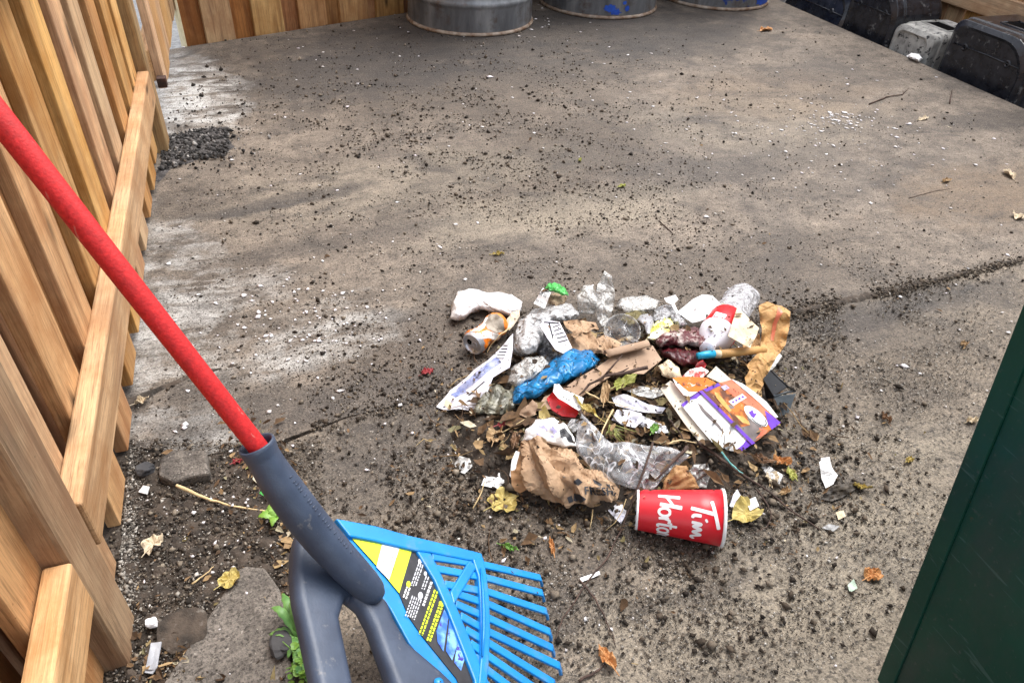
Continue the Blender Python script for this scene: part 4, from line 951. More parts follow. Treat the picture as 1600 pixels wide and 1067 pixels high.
for i in range(8):
    for j in range(11): f.append((i * 12 + j, (i + 1) * 12 + j, (i + 1) * 12 + j + 1, i * 12 + j + 1))
solid(obj('card_roll', v, f, M['cardb'], cw_, smooth=True), .0012)
T(crumple('plastic_film', [(793, 598), (798, 576), (820, 560), (848, 556), (862, 566), (848, 586), (828, 594), (808, 604)], M['milky_film'], None, .020, .018, .005, .06, 2.2, seed=46, nf=3, smooth=True), 'crinkled milky plastic behind the left end of the blue bag', 'plastic film')
T(crumple('plastic_film', [(738, 642, .004), (752, 622), (764, 600), (784, 603), (803, 612), (806, 634), (792, 647, .003), (768, 650, .002), (748, 647, .002)], M['dirty_film'], None, .012, .010, .007, .045, 2.6, seed=47, nf=3), 'dirty grey green crumpled plastic right of the newspaper', 'plastic film')
npz = thing('newspaper', at(745, 600, 0), 'folded blue and white newspaper sheet at the left edge of the heap', 'newspaper')
n1 = crumple('newspaper_sheet', [(682, 636, .002), (692, 624, .004), (703, 610, .010), (735, 585, .018), (760, 565, .028), (780, 546, .036), (796, 528, .046), (802, 522, .050), (801, 545, .040), (796, 573, .032), (770, 590, .022), (763, 610, .016), (752, 630, .006), (735, 641, .003), (715, 638, .008), (697, 641, .002)], M['paleblue'], npz, amp=.0045, per=.07, step=3, seed=48, nf=3)
nb = bvh_of(n1)
decal('printed_picture', [(712, 610), (735, 589), (760, 568), (776, 557), (784, 566), (764, 580), (742, 598), (720, 614)], nb, M['newsblue'], npz, .0007, 3)
decal('printed_picture', [(704, 616), (724, 607), (730, 612), (712, 621)], nb, M['newsblue'], npz, .0007, 3)
decal('printed_picture', [(690, 629), (697, 622), (708, 632), (700, 638)], nb, M['beige'], npz, .0007, 3)
decal('print_line', rect_px((732, 618), (757, 596), 1.6), nb, M['ink'], npz, .0008, 3)
for k in range(5): decal('print_line', rect_px((775 + k * 2, 560 - k * 5), (788 + k * 1.5, 560 - k * 5), 1.4), nb, M['ink'], npz, .0008, 3)

# --- red box with white flap
rb = thing('cigarette_box', on_pile(885, 628, .02), 'small red box with torn open white flap below the cardboard', 'box')
f1 = crumple('box_front', [(854, 623, .020), (866, 610, .034), (906, 641, .034), (899, 652, .018), (878, 650, .016), (862, 640, .016)], M['redp'], rb, amp=.001, per=.06, step=3, seed=50, thick=.001)
f2 = crumple('box_flap', [(864, 612, .038), (866, 600, .046), (874, 600, .046), (880, 608, .046), (912, 622, .046), (907, 643, .036), (886, 630, .040), (872, 622, .040)], M['white_paper'], rb, amp=.0012, per=.06, step=3, seed=51, thick=.001)
crumple('box_inside', [(862, 642, .014), (872, 632, .022), (896, 646, .02), (896, 656, .010), (878, 655, .010)], simple('brown_box_inside', (.09, .04, .03), (.16, .08, .06), 30, .7), rb, amp=.001, per=.05, step=3, seed=52)
f2b = bvh_of(f2)
for k in range(3): decal('print_line', rect_px((880 + k * 4, 620 + k * 2), (882 + k * 4, 621.5 + k * 2), 1.6), f2b, M['ink'], rb, .0007, 2)
T(crumple('paper_scrap', [(806, 646, .008), (824, 632, .022), (832, 624, .03), (840, 632, .03), (836, 648, .016), (822, 652, .008)], M['cardb'], None, amp=.003, per=.025, step=2.6, seed=53), 'small folded tan card scrap left of the red box', 'card scrap')
T(crumple('paper_scrap', [(842, 640, .012), (852, 632, .02), (860, 650, .014), (852, 658, .008), (842, 652, .01)], simple('mustard_card', (.22, .16, .04), (.34, .26, .08), 30, .6), None, amp=.002, per=.03, step=2.6, seed=54), 'mustard coloured card scrap touching the red box', 'card scrap')
T(crumple('plastic_film', [(886, 664, .02), (893, 654, .026), (906, 655, .026), (906, 668, .02), (896, 676, .014)], M['grey_film'], None, amp=.003, per=.02, step=2.4, seed=55), 'pale translucent bit wedged below the red box', 'plastic film')

# --- foil wrappers in the leaf mould
T(crumple('foil_wrapper', [(956, 621, .022), (975, 615, .028), (992, 621, .028), (1012, 632, .024), (1040, 637, .02), (1034, 645, .016), (1006, 644, .018), (980, 638, .018), (962, 634, .018)], M['paleblue'], None, amp=.003, per=.03, step=2.5, seed=56), 'upper of two pale blue folded wrappers left of the purple box', 'wrapper')
T(crumple('foil_wrapper', [(956, 656, .016), (964, 640, .024), (985, 640, .026), (1002, 646, .026), (1006, 656, .02), (992, 668, .014), (972, 664, .014)], M['paleblue'], None, amp=.003, per=.03, step=2.5, seed=57), 'lower of two pale blue folded wrappers left of the purple box', 'wrapper')
T(crumple('foil_wrapper', [(998, 666, .012), (1004, 650, .02), (1018, 656, .016), (1040, 666, .012), (1046, 676, .008), (1026, 676, .008), (1012, 668, .010)], M['foil'], None, amp=.003, per=.02, step=2.5, seed=58), 'crinkled silver foil curl right of the pale blue wrappers', 'wrapper')
T(crumple('plastic_film', [(980, 610, .014), (1000, 603, .02), (1030, 607, .02), (1042, 614, .014), (1020, 622, .014), (996, 618, .014)], M['milky_film'], None, amp=.003, per=.025, step=2.6, seed=59), 'flattened milky wrapper above the pale blue wrappers', 'plastic film')

# --- flattened food box
fb = thing('food_box', on_pile(1130, 650, .0), 'flattened purple and orange food carton with white oval logo', 'carton')
bp0 = on_pile(1064, 632, .040); bp1 = at(1176, 697, .026); bp2 = at(1218, 657, .040)
bnn = np.cross(bp1 - bp0, bp2 - bp0); bnn /= np.linalg.norm(bnn); bnn = bnn if bnn[2] > 0 else -bnn
def bpx(px, py, off=0.0): return on_plane(px, py, bp0 + bnn * off, bnn)
def plate(name, pts, off, th, mat, parent, bow=0.0): return prism(name, [bpx(a, b, off) for a, b in pts], -bnn * th, mat, parent)
def skin(name, pts, off, mat, parent): return obj(name, [bpx(a, b, off) for a, b in pts], [tuple(range(len(pts)))], mat, parent)
plate('inner_panel', [(1032, 607), (1048, 594), (1066, 612), (1112, 690), (1097, 696), (1070, 662)], -.006, .0012, M['cream_card'], fb)
plate('inner_panel', [(1104, 588), (1119, 572), (1144, 594), (1130, 600)], -.004, .0012, M['cream_card'], fb)
plate('white_panel', [(1064, 632), (1092, 611), (1134, 652), (1175, 694), (1157, 706), (1136, 703), (1112, 690), (1090, 664)], .0, .0012, M['white_paper'], fb)
plate('picture_panel', [(1092, 611), (1118, 600), (1143, 593), (1180, 624), (1220, 660), (1175, 694.5), (1134, 652)], .0022, .0012, M['photo_p'], fb)
plate('white_flap', [(1143, 592), (1160, 599), (1180, 613), (1198, 628), (1216, 651), (1212, 653), (1180, 623)], .0010, .0012, M['white_paper'], fb)
plate('top_flap', [(1051, 590), (1075, 588), (1104, 590), (1120, 599), (1092, 611), (1078, 620), (1068, 617), (1056, 602)], .003, .0012, M['orange_p'], fb)
skin('white_edge', [(1051, 591), (1056, 602), (1068, 617), (1078, 620), (1090, 612), (1076, 612), (1066, 604)], .0036, M['white_paper'], fb)
for pts in ([(1064, 632), (1092, 611), (1096, 616), (1088, 623), (1080, 624), (1068, 636)], [(1157, 706), (1175, 694), (1166, 687), (1161, 694), (1150, 703)]): skin('purple_print', pts, .0004, M['purple_p'], fb)
skin('purple_print', [(1092, 611), (1097, 610), (1180, 692), (1175, 694.5)], .0027, M['purple_p'], fb)
skin('purple_print', [(1098, 608), (1122, 598), (1126, 602), (1104, 612)], .0027, M['purple_p'], fb)
skin('purple_print', [(1195, 641), (1205, 648), (1220, 660), (1206, 671), (1200, 662)], .0027, M['purple_p'], fb)
skin('salmon_print', [(1126, 598), (1143, 593), (1206, 648), (1194, 650), (1150, 622), (1140, 614)], .0026, M['salmon_p'], fb)
skin('grey_print', [(1132, 634), (1142, 632), (1160, 645), (1176, 657), (1194, 670), (1196, 678), (1175, 692), (1150, 664)], .0026, M['grey_p'], fb)
skin('picture_print', [(1138, 640), (1152, 636), (1164, 643), (1172, 664), (1158, 667), (1146, 656)], .0030, M['photo_p'], fb)
M['bun'] = simple('printed_orange_bun', (.74, .30, .05), (.86, .52, .20), 80, .4, .1)
skin('picture_print', [(1116, 612), (1122, 614), (1134, 628), (1142, 640), (1140, 644), (1130, 634), (1120, 622)], .0031, M['bun'], fb)
skin('picture_print', [(1148, 648), (1160, 650), (1170, 658), (1172, 664), (1160, 660)], .0034, M['bun'], fb)
skin('picture_print', [(1186, 668), (1200, 672), (1196, 678), (1180, 686), (1188, 676)], .0031, M['salmon_p'], fb)
skin('label_panel', [(1126, 604), (1134, 601), (1140, 606), (1132, 610)], .0031, M['lilac_p'], fb)
for pts in ([(1138, 627), (1160, 615), (1167, 621), (1146, 634)],): skin('label_panel', pts, .0031, M['white_paper'], fb)
for k in range(4): skin('print_line', [(1143 + k * 5, 627.5 - k * 2.7), (1146 + k * 5, 626 - k * 2.7), (1148 + k * 5, 628.5 - k * 2.7), (1145 + k * 5, 630 - k * 2.7)], .0034, M['purple_p'], fb)
ov = [(1181 + 23 * math.cos(t) * .76 - 9 * math.sin(t) * .65, 650 + 23 * math.cos(t) * .65 + 9 * math.sin(t) * .76) for t in np.linspace(0, 2 * math.pi, 24, endpoint=False)]
skin('oval_logo', ov, .0032, M['white_paper'], fb)
skin('logo_mark', [(1170, 644), (1176, 640), (1178, 646), (1183, 645), (1178, 653), (1174, 650)], .0036, M['purple_p'], fb)
arc = [(1183 + 17 * math.cos(t) * .76 - 6.5 * math.sin(t) * .65, 652 + 17 * math.cos(t) * .65 + 6.5 * math.sin(t) * .76) for t in np.linspace(-.9, 1.9, 14)]
arc2 = [(1183 + 18.6 * math.cos(t) * .76 - 7.6 * math.sin(t) * .65, 652 + 18.6 * math.cos(t) * .65 + 7.6 * math.sin(t) * .76) for t in np.linspace(1.9, -.9, 14)]
skin('logo_mark', arc + arc2, .0036, M['ink'], fb)
slit = [(1090, 629), (1096, 633), (1102, 641), (1112, 650), (1124, 664), (1133, 677), (1126, 672), (1116, 661), (1104, 650), (1096, 641)]
skin('torn_slit', slit, .0006, M['grey_p'], fb)
for k in range(6): skin('orange_print', [(1066 + k * 7, 598 + (k % 3) * 3), (1071 + k * 7, 596 + (k % 3) * 3), (1074 + k * 7, 600 + (k % 2) * 3), (1068 + k * 7, 602)], .0038, (M['photo_p'], M['orange_p'], M['white_paper'])[k % 3], fb)
T(crumple('wrapper', [(1066, 588, .030), (1078, 577, .036), (1096, 573, .036), (1108, 580, .03), (1098, 590, .026), (1080, 592, .026)], simple('red_white_wrapper', (.60, .05, .04), (.78, .72, .68), 50, .4, .3, lo=.45, hi=.55), None, amp=.003, per=.02, step=2.4, seed=60), 'red and white wrapper peeping out above the orange carton flap', 'wrapper')
T(crumple('paper_scrap', [(1086, 568, .03), (1098, 562, .036), (1104, 570, .034), (1098, 582, .028), (1088, 580, .026)], M['redp'], None, amp=.002, per=.03, step=2.4, seed=61), 'small bright red scrap under the blue tipped stick', 'paper scrap')
T(crumple('paper_scrap', [(1028, 572, .03), (1044, 562, .04), (1062, 574, .034), (1066, 590, .024), (1048, 592, .022), (1034, 586, .024)], M['beige'], None, dome=.006, amp=.004, per=.025, step=2.6, seed=62), 'tan crumpled paper below the dark red rag', 'paper scrap')

# --- black tray behind the carton
tr = thing('plastic_tray', at(1222, 625, 0), 'black plastic food tray tipped on its side right of the carton', 'tray')
ta = [at(1192, 592, .050), at(1204, 578, .062), at(1231, 604, .050), at(1209, 619, .036)]
tbm = [at(1213, 654, .004), at(1232, 647, .004), at(1244, 615, .030), at(1209, 619, .036)]
def quad(name, q, th, mat, par):
    n_ = np.cross(q[1] - q[0], q[2] - q[0]); n_ /= np.linalg.norm(n_); n_ = n_ if n_ @ (O - q[0]) > 0 else -n_
    return prism(name, q, -n_ * th, mat, par, .001)
quad('tray_inside', ta, .0015, M['blacktray'], tr)
quad('tray_side', [ta[3], at(1244, 615, .030), at(1232, 646, .006), at(1214, 653, .004)], .002, M['greytray'], tr)
quad('tray_side', [ta[0], ta[3], at(1214, 653, .004), at(1196, 622, .014)], .002, M['blacktray'], tr)
tube('tray_lip', [ta[3], at(1229, 613, .034), at(1243, 611, .032)], [.0022] * 3, M['greytray'], tr, 6)
tube('tray_lip', [ta[1], ta[2], at(1243, 611, .032)], [.0018] * 3, M['blacktray'], tr, 6)

# --- brown bag with print, printed napkin, clear film
pbg = thing('paper_bag', at(880, 740, 0), 'crumpled brown paper bag with black printed bottom reading FRESH', 'bag')
pgb = crumple('bag_paper', [(815, 692), (819, 683), (850, 681), (870, 690), (882, 701), (905, 718), (930, 735), (955, 750), (969, 765, .010), (960, 778, .004), (938, 786, .003), (900, 788, .003), (868, 786, .003), (846, 775, .003), (826, 762, .004), (816, 742)], M['kraft'], pbg, .010, .046, .0115, .055, 3.0, seed=64, pw=.6, nf=3)
gb_ = bvh_of(pgb)
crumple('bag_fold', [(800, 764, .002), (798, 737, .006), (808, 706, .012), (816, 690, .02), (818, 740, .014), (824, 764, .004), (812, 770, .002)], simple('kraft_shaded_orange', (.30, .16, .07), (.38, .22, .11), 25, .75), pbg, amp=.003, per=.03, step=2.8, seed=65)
for pts in ([(896, 752), (903, 747), (910, 753), (904, 758), (898, 756)], [(897, 770), (906, 772), (916, 780), (908, 785), (896, 782)], [(926, 748), (934, 752), (941, 757), (938, 760), (929, 755)], [(946, 756), (953, 757), (960, 764), (956, 766)], [(956, 766), (963, 770), (960, 775), (954, 771)], [(886, 777), (893, 774), (896, 783), (889, 786)]):
    decal('black_print', pts, gb_, M['ink'], pbg, .0010, 2.2)
tv, tf = text_geo('FRESH'); tx = [(913 + x * 17 - y * 2, 772 - y * 17 + x * .6) for x, y in tv]
decal('fresh_lettering', None, gb_, M['ink'], pbg, .0024, raw=(tx, tf))
T(crumple('napkin', [(816, 690, .02), (821, 672, .03), (838, 655, .036), (865, 653, .036), (885, 664, .034), (898, 685, .026), (899, 697, .022), (880, 700, .025), (850, 690, .03)], M['white_paper'], None, dome=.012, amp=.004, per=.025, step=2.6, seed=66), 'white crumpled napkin with lilac print tucked into the brown bag', 'napkin')
nk = bvh_of(bpy.data.objects['napkin.002'] if 'napkin.002' in bpy.data.objects else bpy.data.objects['napkin'])
nko = [o for o in bpy.data.objects if o.name.startswith('napkin')][-1]
for pts in ([(842, 668), (850, 664), (856, 672), (848, 674)], [(858, 663), (868, 664), (872, 672), (866, 678), (860, 672)], [(838, 676), (846, 680), (842, 684)], [(856, 678), (866, 682), (860, 686)]): decal('lilac_print', pts, nk, M['lilac_p'], nko, .0008, 2.2)
decal('black_print', [(874, 672), (882, 668), (892, 680), (897, 692), (888, 690), (884, 682), (876, 684)], nk, M['ink'], nko, .0008, 2.2)
T(crumple('clear_film', [(899, 690, .02), (903, 662, .04), (908, 643, .05), (918, 652, .05), (934, 672, .045), (955, 690, .04), (985, 690, .035), (1020, 695, .03), (1058, 702, .026), (1078, 712, .02), (1058, 731, .012), (1038, 746, .01), (1022, 765, .006), (985, 762, .012), (952, 750, .016), (925, 732, .022), (904, 708, .024)], M['clear_film'], None, dome=.006, amp=.0065, per=.09, step=2.4, seed=67, nf=3, smooth=True), 'large clear plastic sheet stretched right of the brown bag', 'plastic film')
T(crumple('leaf', [(1034, 770, .004), (1040, 745, .012), (1056, 727, .02), (1072, 728, .02), (1084, 745, .010), (1092, 762, .004), (1066, 766, .004)], simple('brown_dry_leaf', (.24, .115, .04), (.42, .24, .10), 40, .65, .4), None, dome=.006, amp=.004, per=.03, step=2.6, seed=68), 'curled orange brown leaf behind the red cup', 'leaf')
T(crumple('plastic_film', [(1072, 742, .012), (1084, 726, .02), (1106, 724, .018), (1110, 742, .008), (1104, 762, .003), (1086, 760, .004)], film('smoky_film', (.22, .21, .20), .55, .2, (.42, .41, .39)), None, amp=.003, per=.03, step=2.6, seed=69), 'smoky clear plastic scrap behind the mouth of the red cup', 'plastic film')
T(crumple('tissue', [(796, 742, .004), (800, 718, .014), (806, 704, .018), (812, 706, .016), (806, 730, .01), (802, 752, .003)], M['white_paper'], None, amp=.002, per=.02, step=2.4, seed=70), 'thin white tissue strip along the left side of the brown bag', 'paper scrap')

# --- red cup on its side
cup = thing('paper_cup', at(1065, 830, 0), 'red paper coffee cup with white lettering lying on its side', 'cup')
g0, g1 = at(995, 796, .031), at(1129, 809, .0435); ga = g1 - g0; gl = np.linalg.norm(ga); ga /= gl
r0, r1 = .0315, .0440
def cr(s): return r0 + (r1 - r0) * s / gl
cvec = O - (g0 + g1) / 2; cvec -= ga * (cvec @ ga); cvec /= np.linalg.norm(cvec)
dvec = np.cross(ga, cvec)
if dvec[2] > 0: dvec = -dvec          # reading direction: down the side
M['cup_red'] = simple('red_cup_print', (.55, .008, .018), (.62, .014, .026), 9, .35, .1, 40, .001, dirt=((.22, .05, .03), 38, .66, .8))
lathe('cup_wall', g0, ga, [(.0008, r0 - .0012), (.0009, r0), (.004, cr(.004)), (gl * .35, cr(gl * .35)), (gl * .7, cr(gl * .7)), (gl - .003, cr(gl)), (gl - .003, cr(gl) - .0012), (gl * .5, cr(gl * .5) - .001), (.008, r0 - .001)], M['cup_red'], cup, 72, u=cvec)
lathe('rolled_rim', g0 + ga * gl, ga, [(-.0042, r1 - .0003), (-.0042, r1 + .0012), (-.002, r1 + .0022), (.0005, r1 + .0018), (.0012, r1), (.0002, r1 - .0014), (-.004, r1 - .0016)], M['white_card'], cup, 72, u=cvec)
lathe('base_rim', g0, ga, [(.0022, r0 + .0004), (.0004, r0 + .0006), (-.0014, r0), (-.0014, r0 - .0016), (.004, r0 - .002)], M['white_card'], cup, 64, u=cvec)
lathe('cup_base', g0, ga, [(.004, r0 - .0018), (.0045, .001)], M['white_card'], cup, 48, u=cvec)
lathe('cup_lining', g0, ga, [(gl - .001, r1 - .002), (gl * .5, cr(gl * .5) - .0022), (.006, r0 - .003)], M['white_card'], cup, 48, u=cvec)
def cpt(s, th): 
    r = cr(s) + .0006; return g0 + ga * s + r * (math.cos(th) * cvec + math.sin(th) * dvec)
M['cup_white'] = simple('white_cup_lettering', (.82, .80, .80), None, 20, .4, 0)
def stroke(name, pts, w):
    """brush stroke on the cup wall: (distance along cup, reading distance in metres)"""
    q = [np.array(k) for k in pts]; dense = []
    for i in range(len(q) - 1):
        p0, p1, p2, p3 = q[max(0, i - 1)], q[i], q[i + 1], q[min(len(q) - 1, i + 2)]
        k = max(4, int(np.linalg.norm(p2 - p1) / .0012))
        for j in range(k):
            u = j / k; dense.append(tuple(.5 * (2 * p1 + (p2 - p0) * u + (2 * p0 - 5 * p1 + 4 * p2 - p3) * u * u + (3 * p1 - p0 - 3 * p2 + p3) * u ** 3)))
    dense.append(tuple(q[-1])); vs = []; fs = []; nd = len(dense)
    wid = [w * min(1, .35 + 1.3 * math.sqrt(max(0, min(i, nd - 1 - i)) * .0012 / (w * .5) * .6 + .02)) for i in range(nd)]
    for i, (s, t) in enumerate(dense):
        p0 = dense[max(0, i - 1)]; p1 = dense[min(len(dense) - 1, i + 1)]; dx, dy = p1[0] - p0[0], p1[1] - p0[1]; L_ = math.hypot(dx, dy) + 1e-9
        for sg in (-1, 1):
            ss_, tt = s - dy / L_ * wid[i] / 2 * sg, t + dx / L_ * wid[i] / 2 * sg
            vs.append(cpt(ss_, tt / .0375))
        if i: fs.append((2 * i - 2, 2 * i - 1, 2 * i + 1, 2 * i))
    fx = []
    for q in fs:
        a, b, c = vs[q[0]], vs[q[1]], vs[q[2]]; ctr = g0 + ga * ((a - g0) @ ga)
        fx.append(q if np.cross(b - a, c - a) @ (a - ctr) > 0 else q[::-1])
    return obj(name, vs, fx, M['cup_white'], cup)
def circ(s, t, a, b, t0=0, t1=6.283, n=14): return [(s + a * math.cos(q), t + b * math.sin(q)) for q in np.linspace(t0, t1, n)]
lw = .0053
# line 1, nearest the mouth
B1, h1 = .083, .030
stroke('letter_t', [(B1 + h1 * .98, -.022), (B1 + h1 * 1.35, .016)], lw); stroke('letter_t', [(B1 + h1 * 1.12, -.004), (B1 - .002, -.010)], lw)
stroke('letter_i', [(B1 + h1 * .48, .0), (B1 + h1 * .1, .0), (B1 + .001, .004)], lw * .9); stroke('letter_i', [(B1 + h1 * .78, .005), (B1 + h1 * .68, .007)], lw)
stroke('letter_m', [(B1, .010), (B1 + h1 * .48, .012), (B1 + h1 * .1, .016), (B1 + h1 * .48, .020), (B1 + h1 * .1, .025), (B1 + h1 * .48, .029), (B1 + .001, .034), (B1 + .006, .040)], lw * .85)
# line 2
B2, h2 = .032, .030
stroke('letter_h', [(B2 + h2 * 1.1, -.026), (B2 - .001, -.029)], lw * 1.15); stroke('letter_h', [(B2 + h2 * 1.2, -.009), (B2 + .002, -.013)], lw * 1.15); stroke('letter_h', [(B2 + h2 * .35, -.029), (B2 + h2 * .78, -.010)], lw * .8)
stroke('letter_o', circ(B2 + .0095, -.0005, .0085, .0062), lw * .8)
stroke('letter_r', [(B2 + .017, .009), (B2 + .001, .010)], lw * .85); stroke('letter_r', [(B2 + .010, .0095), (B2 + .018, .013), (B2 + .016, .018)], lw * .8)
stroke('letter_t', [(B2 + h2, .022), (B2 + .002, .021), (B2 + .002, .026)], lw * .85); stroke('letter_t', [(B2 + h2 * .68, .016), (B2 + h2 * .68, .028)], lw * .7)
stroke('letter_o', circ(B2 + .009, .033, .0082, .0055), lw * .8)
stroke('letter_n', [(B2, .041), (B2 + .017, .042), (B2 + .013, .047), (B2 + .001, .049)], lw * .8)
stroke('letter_s', [(B2 + .016, .057), (B2 + .013, .052), (B2 + .008, .055), (B2 + .003, .058), (B2 + .001, .052)], lw * .8)

# ------------------------------------------------------------------ twigs, string, stalks
def twig(name, pts, r, mat, label, cat='twig', seg=7, lift=.004, jit=.0012, group=None, side=()):
    P = []
    for i, q in enumerate(pts):
        l = q[2] if len(q) > 2 else lift; P.append(on_pile(q[0], q[1], l + r))
    D_ = [P[0]]
    for a, b in zip(P, P[1:]):
        for k in range(1, 5): D_.append(a + (b - a) * k / 4 + RNG.uniform(-jit, jit, 3) * (1, 1, .4))
    n = len(D_); rr = [r * (1 - .62 * i / (n - 1)) * random.uniform(.85, 1.15) for i in range(n)]
    D_ = [np.array([q[0], q[1], max(q[2], rad)]) for q, rad in zip(D_, rr)]
    v, f = tube_geo(D_, rr, seg)
    for (i, q2) in side:
        a = D_[min(i, n - 1)]; b = on_pile(q2[0], q2[1], (q2[2] if len(q2) > 2 else lift)); k = len(v)
        v2, f2 = tube_geo([a, (a + b) / 2 + RNG.uniform(-jit, jit, 3), b], [r * .55, r * .45, r * .25], 6); v += v2; f += [tuple(z + k for z in g) for g in f2]
    return tag(obj(name, v, f, mat, smooth=True), label, cat, group)
twig('twig', [(1012, 574, .058), (975, 583, .050), (945, 588, .046), (922, 600, .036), (906, 616, .03)], .0040, M['twig'], 'thick dark twig lying across the tan cardboard flap', side=[(8, (972, 555, .075)), (6, (982, 575, .056))])
twig('twig', [(1090, 690, .012), (1120, 712, .010), (1150, 735, .006), (1190, 760, .004), (1240, 800, .003), (1284, 829, .002)], .0030, M['twig'], 'long brown twig running from the carton towards the lower right')
twig('twig', [(1074, 698, .026), (1050, 724, .02), (1022, 752, .012)], .0036, M['twig'], 'short forked dark twig lying over the clear plastic sheet')
twig('twig', [(1020, 690, .03), (1012, 720, .026), (1000, 752, .02), (985, 790, .008), (970, 830, .002), (948, 872, .001), (915, 912, .001), (880, 965, .001), (866, 1000, .001)], .0022, M['twig'], 'long thin twig from the clear sheet past the cup to the rake teeth', side=[(12, (1000, 770, .016))])
twig('twig', [(1108, 738, .008), (1086, 752, .006), (1066, 768, .003)], .0022, M['twig'], 'thin grey twig behind the mouth of the red cup')
twig('twig', [(1182, 764, .004), (1200, 790, .012), (1206, 806, .010), (1198, 824, .003), (1170, 835, .002)], .0014, M['twig'], 'thin reddish twig looping round the curled leaf right of the cup')
twig('twig', [(1045, 655, .022), (1062, 676, .014), (1072, 692, .012)], .002, M['twig'], 'short thin twig left of the carton edge')
twig('twig', [(958, 640, .026), (945, 665, .03), (936, 690, .04)], .0022, M['twig_pale'], 'pale straight stem below the foil wrappers')
twig('twig', [(905, 640, .03), (918, 660, .04), (930, 690, .044)], .0032, M['twig'], 'dark crooked stem between the red box and clear sheet')
twig('stem', [(275, 758, .028), (320, 778, .006), (362, 790, .003), (424, 800, .002)], .0030, M['twig_pale'], 'pale dry stalk lying from the concrete chunk to the rake socket', 'stalk')
twig('stem', [(797, 512, .04), (780, 525, .036), (766, 540, .012), (762, 552, .004)], .0018, M['twig_pale'], 'pale stalk crossing in front of the orange can', 'stalk')
twig('string', [(1127, 706, .016), (1140, 722, .010), (1155, 736, .008), (1170, 748, .008), (1186, 757, .005)], .0022, M['tealstr'], 'teal green string trailing from under the carton', 'string')
twig('stem', [(910, 610, .03), (935, 622, .03), (970, 634, .028), (1000, 640, .028)], .0018, M['twig_pale'], 'pale thin stalk lying above the pale blue wrappers', 'stalk')
twig('stem', [(1042, 694, .012), (1062, 687, .014), (1088, 692, .010)], .0022, M['twig_pale'], 'short pale arched stalk below the carton corner', 'stalk')
twig('twig', [(1358, 163, 0), (1385, 152, .001), (1410, 148, .001), (1420, 138, .002)], .0030, M['twig'], 'crooked dark twig on the slab before the black blocks')
twig('twig', [(1484, 162, 0), (1488, 140, .002)], .003, M['twig'], 'tiny upright looking twig near the right slab edge')
twig('twig', [(905, 905, 0), (930, 935, 0), (955, 985, 0), (962, 1010, 0)], .0016, M['twig'], 'thin dark twig forking off beside the rake teeth')
twig('twig', [(905, 1064, 0), (930, 1050, 0), (945, 1038, 0)], .0024, M['twig'], 'short brown twig at the bottom edge under the orange leaf')
twig('twig', [(300, 912, .012), (318, 898, .013), (335, 884, .012)], .0014, M['twig_pale'], 'thin tan straw on the dark soil left of the paver')
twig('twig', [(1420, 310, 0), (1455, 300, 0), (1490, 294, 0)], .0012, M['twig'], 'thin straight straw on the concrete left of the pale leaf')
twig('twig', [(1030, 345, 0), (1052, 366, 0)], .0018, M['twig'], 'short straight twig on bare concrete above the heap')
# thin green grass blades in the heap
gt = thing('grass_tuft', on_pile(965, 685, .03), 'tuft of thin yellow green grass blades beside the clear sheet', 'grass')
M['grassy'] = simple('yellow_green_grass', (.16, .19, .04), (.36, .36, .12), 40, .6)
for k in range(16):
    a = random.uniform(-1.2, 1.2); L_ = random.uniform(18, 34)
    b0_ = (955 + random.uniform(-5, 5), 668 + random.uniform(-5, 5))
    P = [on_pile(b0_[0] + math.sin(a) * L_ * t + 10 * t * t, b0_[1] + math.cos(a) * L_ * .8 * t, .034 + .022 * math.sin(math.pi * min(1, t * 1.1)) - .014 * t) for t in (0, .25, .5, .75, 1)]
    tube('blade', P, [.0011, .0011, .001, .0008, .0004], M['grassy'], gt, 5)

# ------------------------------------------------------------------ leaves one can tell apart
LM = {}
def leafmat(key, a, b):
    if key not in LM: LM[key] = simple(key + '_leaf', tuple(k * .8 + .012 for k in a), tuple(k * .82 + .012 for k in b), 55, .62, .4, 130, .0012, dirt=((a[0] * .35, a[1] * .35, a[2] * .35), 70, .60, .72))
    return LM[key]
leafmat('tan', (.36, .22, .10), (.52, .36, .19)); leafmat('brown', (.15, .075, .035), (.28, .15, .07)); leafmat('orange', (.50, .20, .05), (.62, .32, .12))
leafmat('yellow', (.48, .36, .08), (.62, .50, .18)); leafmat('green', (.10, .26, .03), (.22, .42, .08)); leafmat('dark', (.03, .022, .016), (.07, .05, .03)); leafmat('red', (.34, .03, .04), (.5, .08, .08)); leafmat('pale', (.60, .48, .32), (.74, .62, .45)); leafmat('ygreen', (.34, .36, .06), (.50, .50, .14))
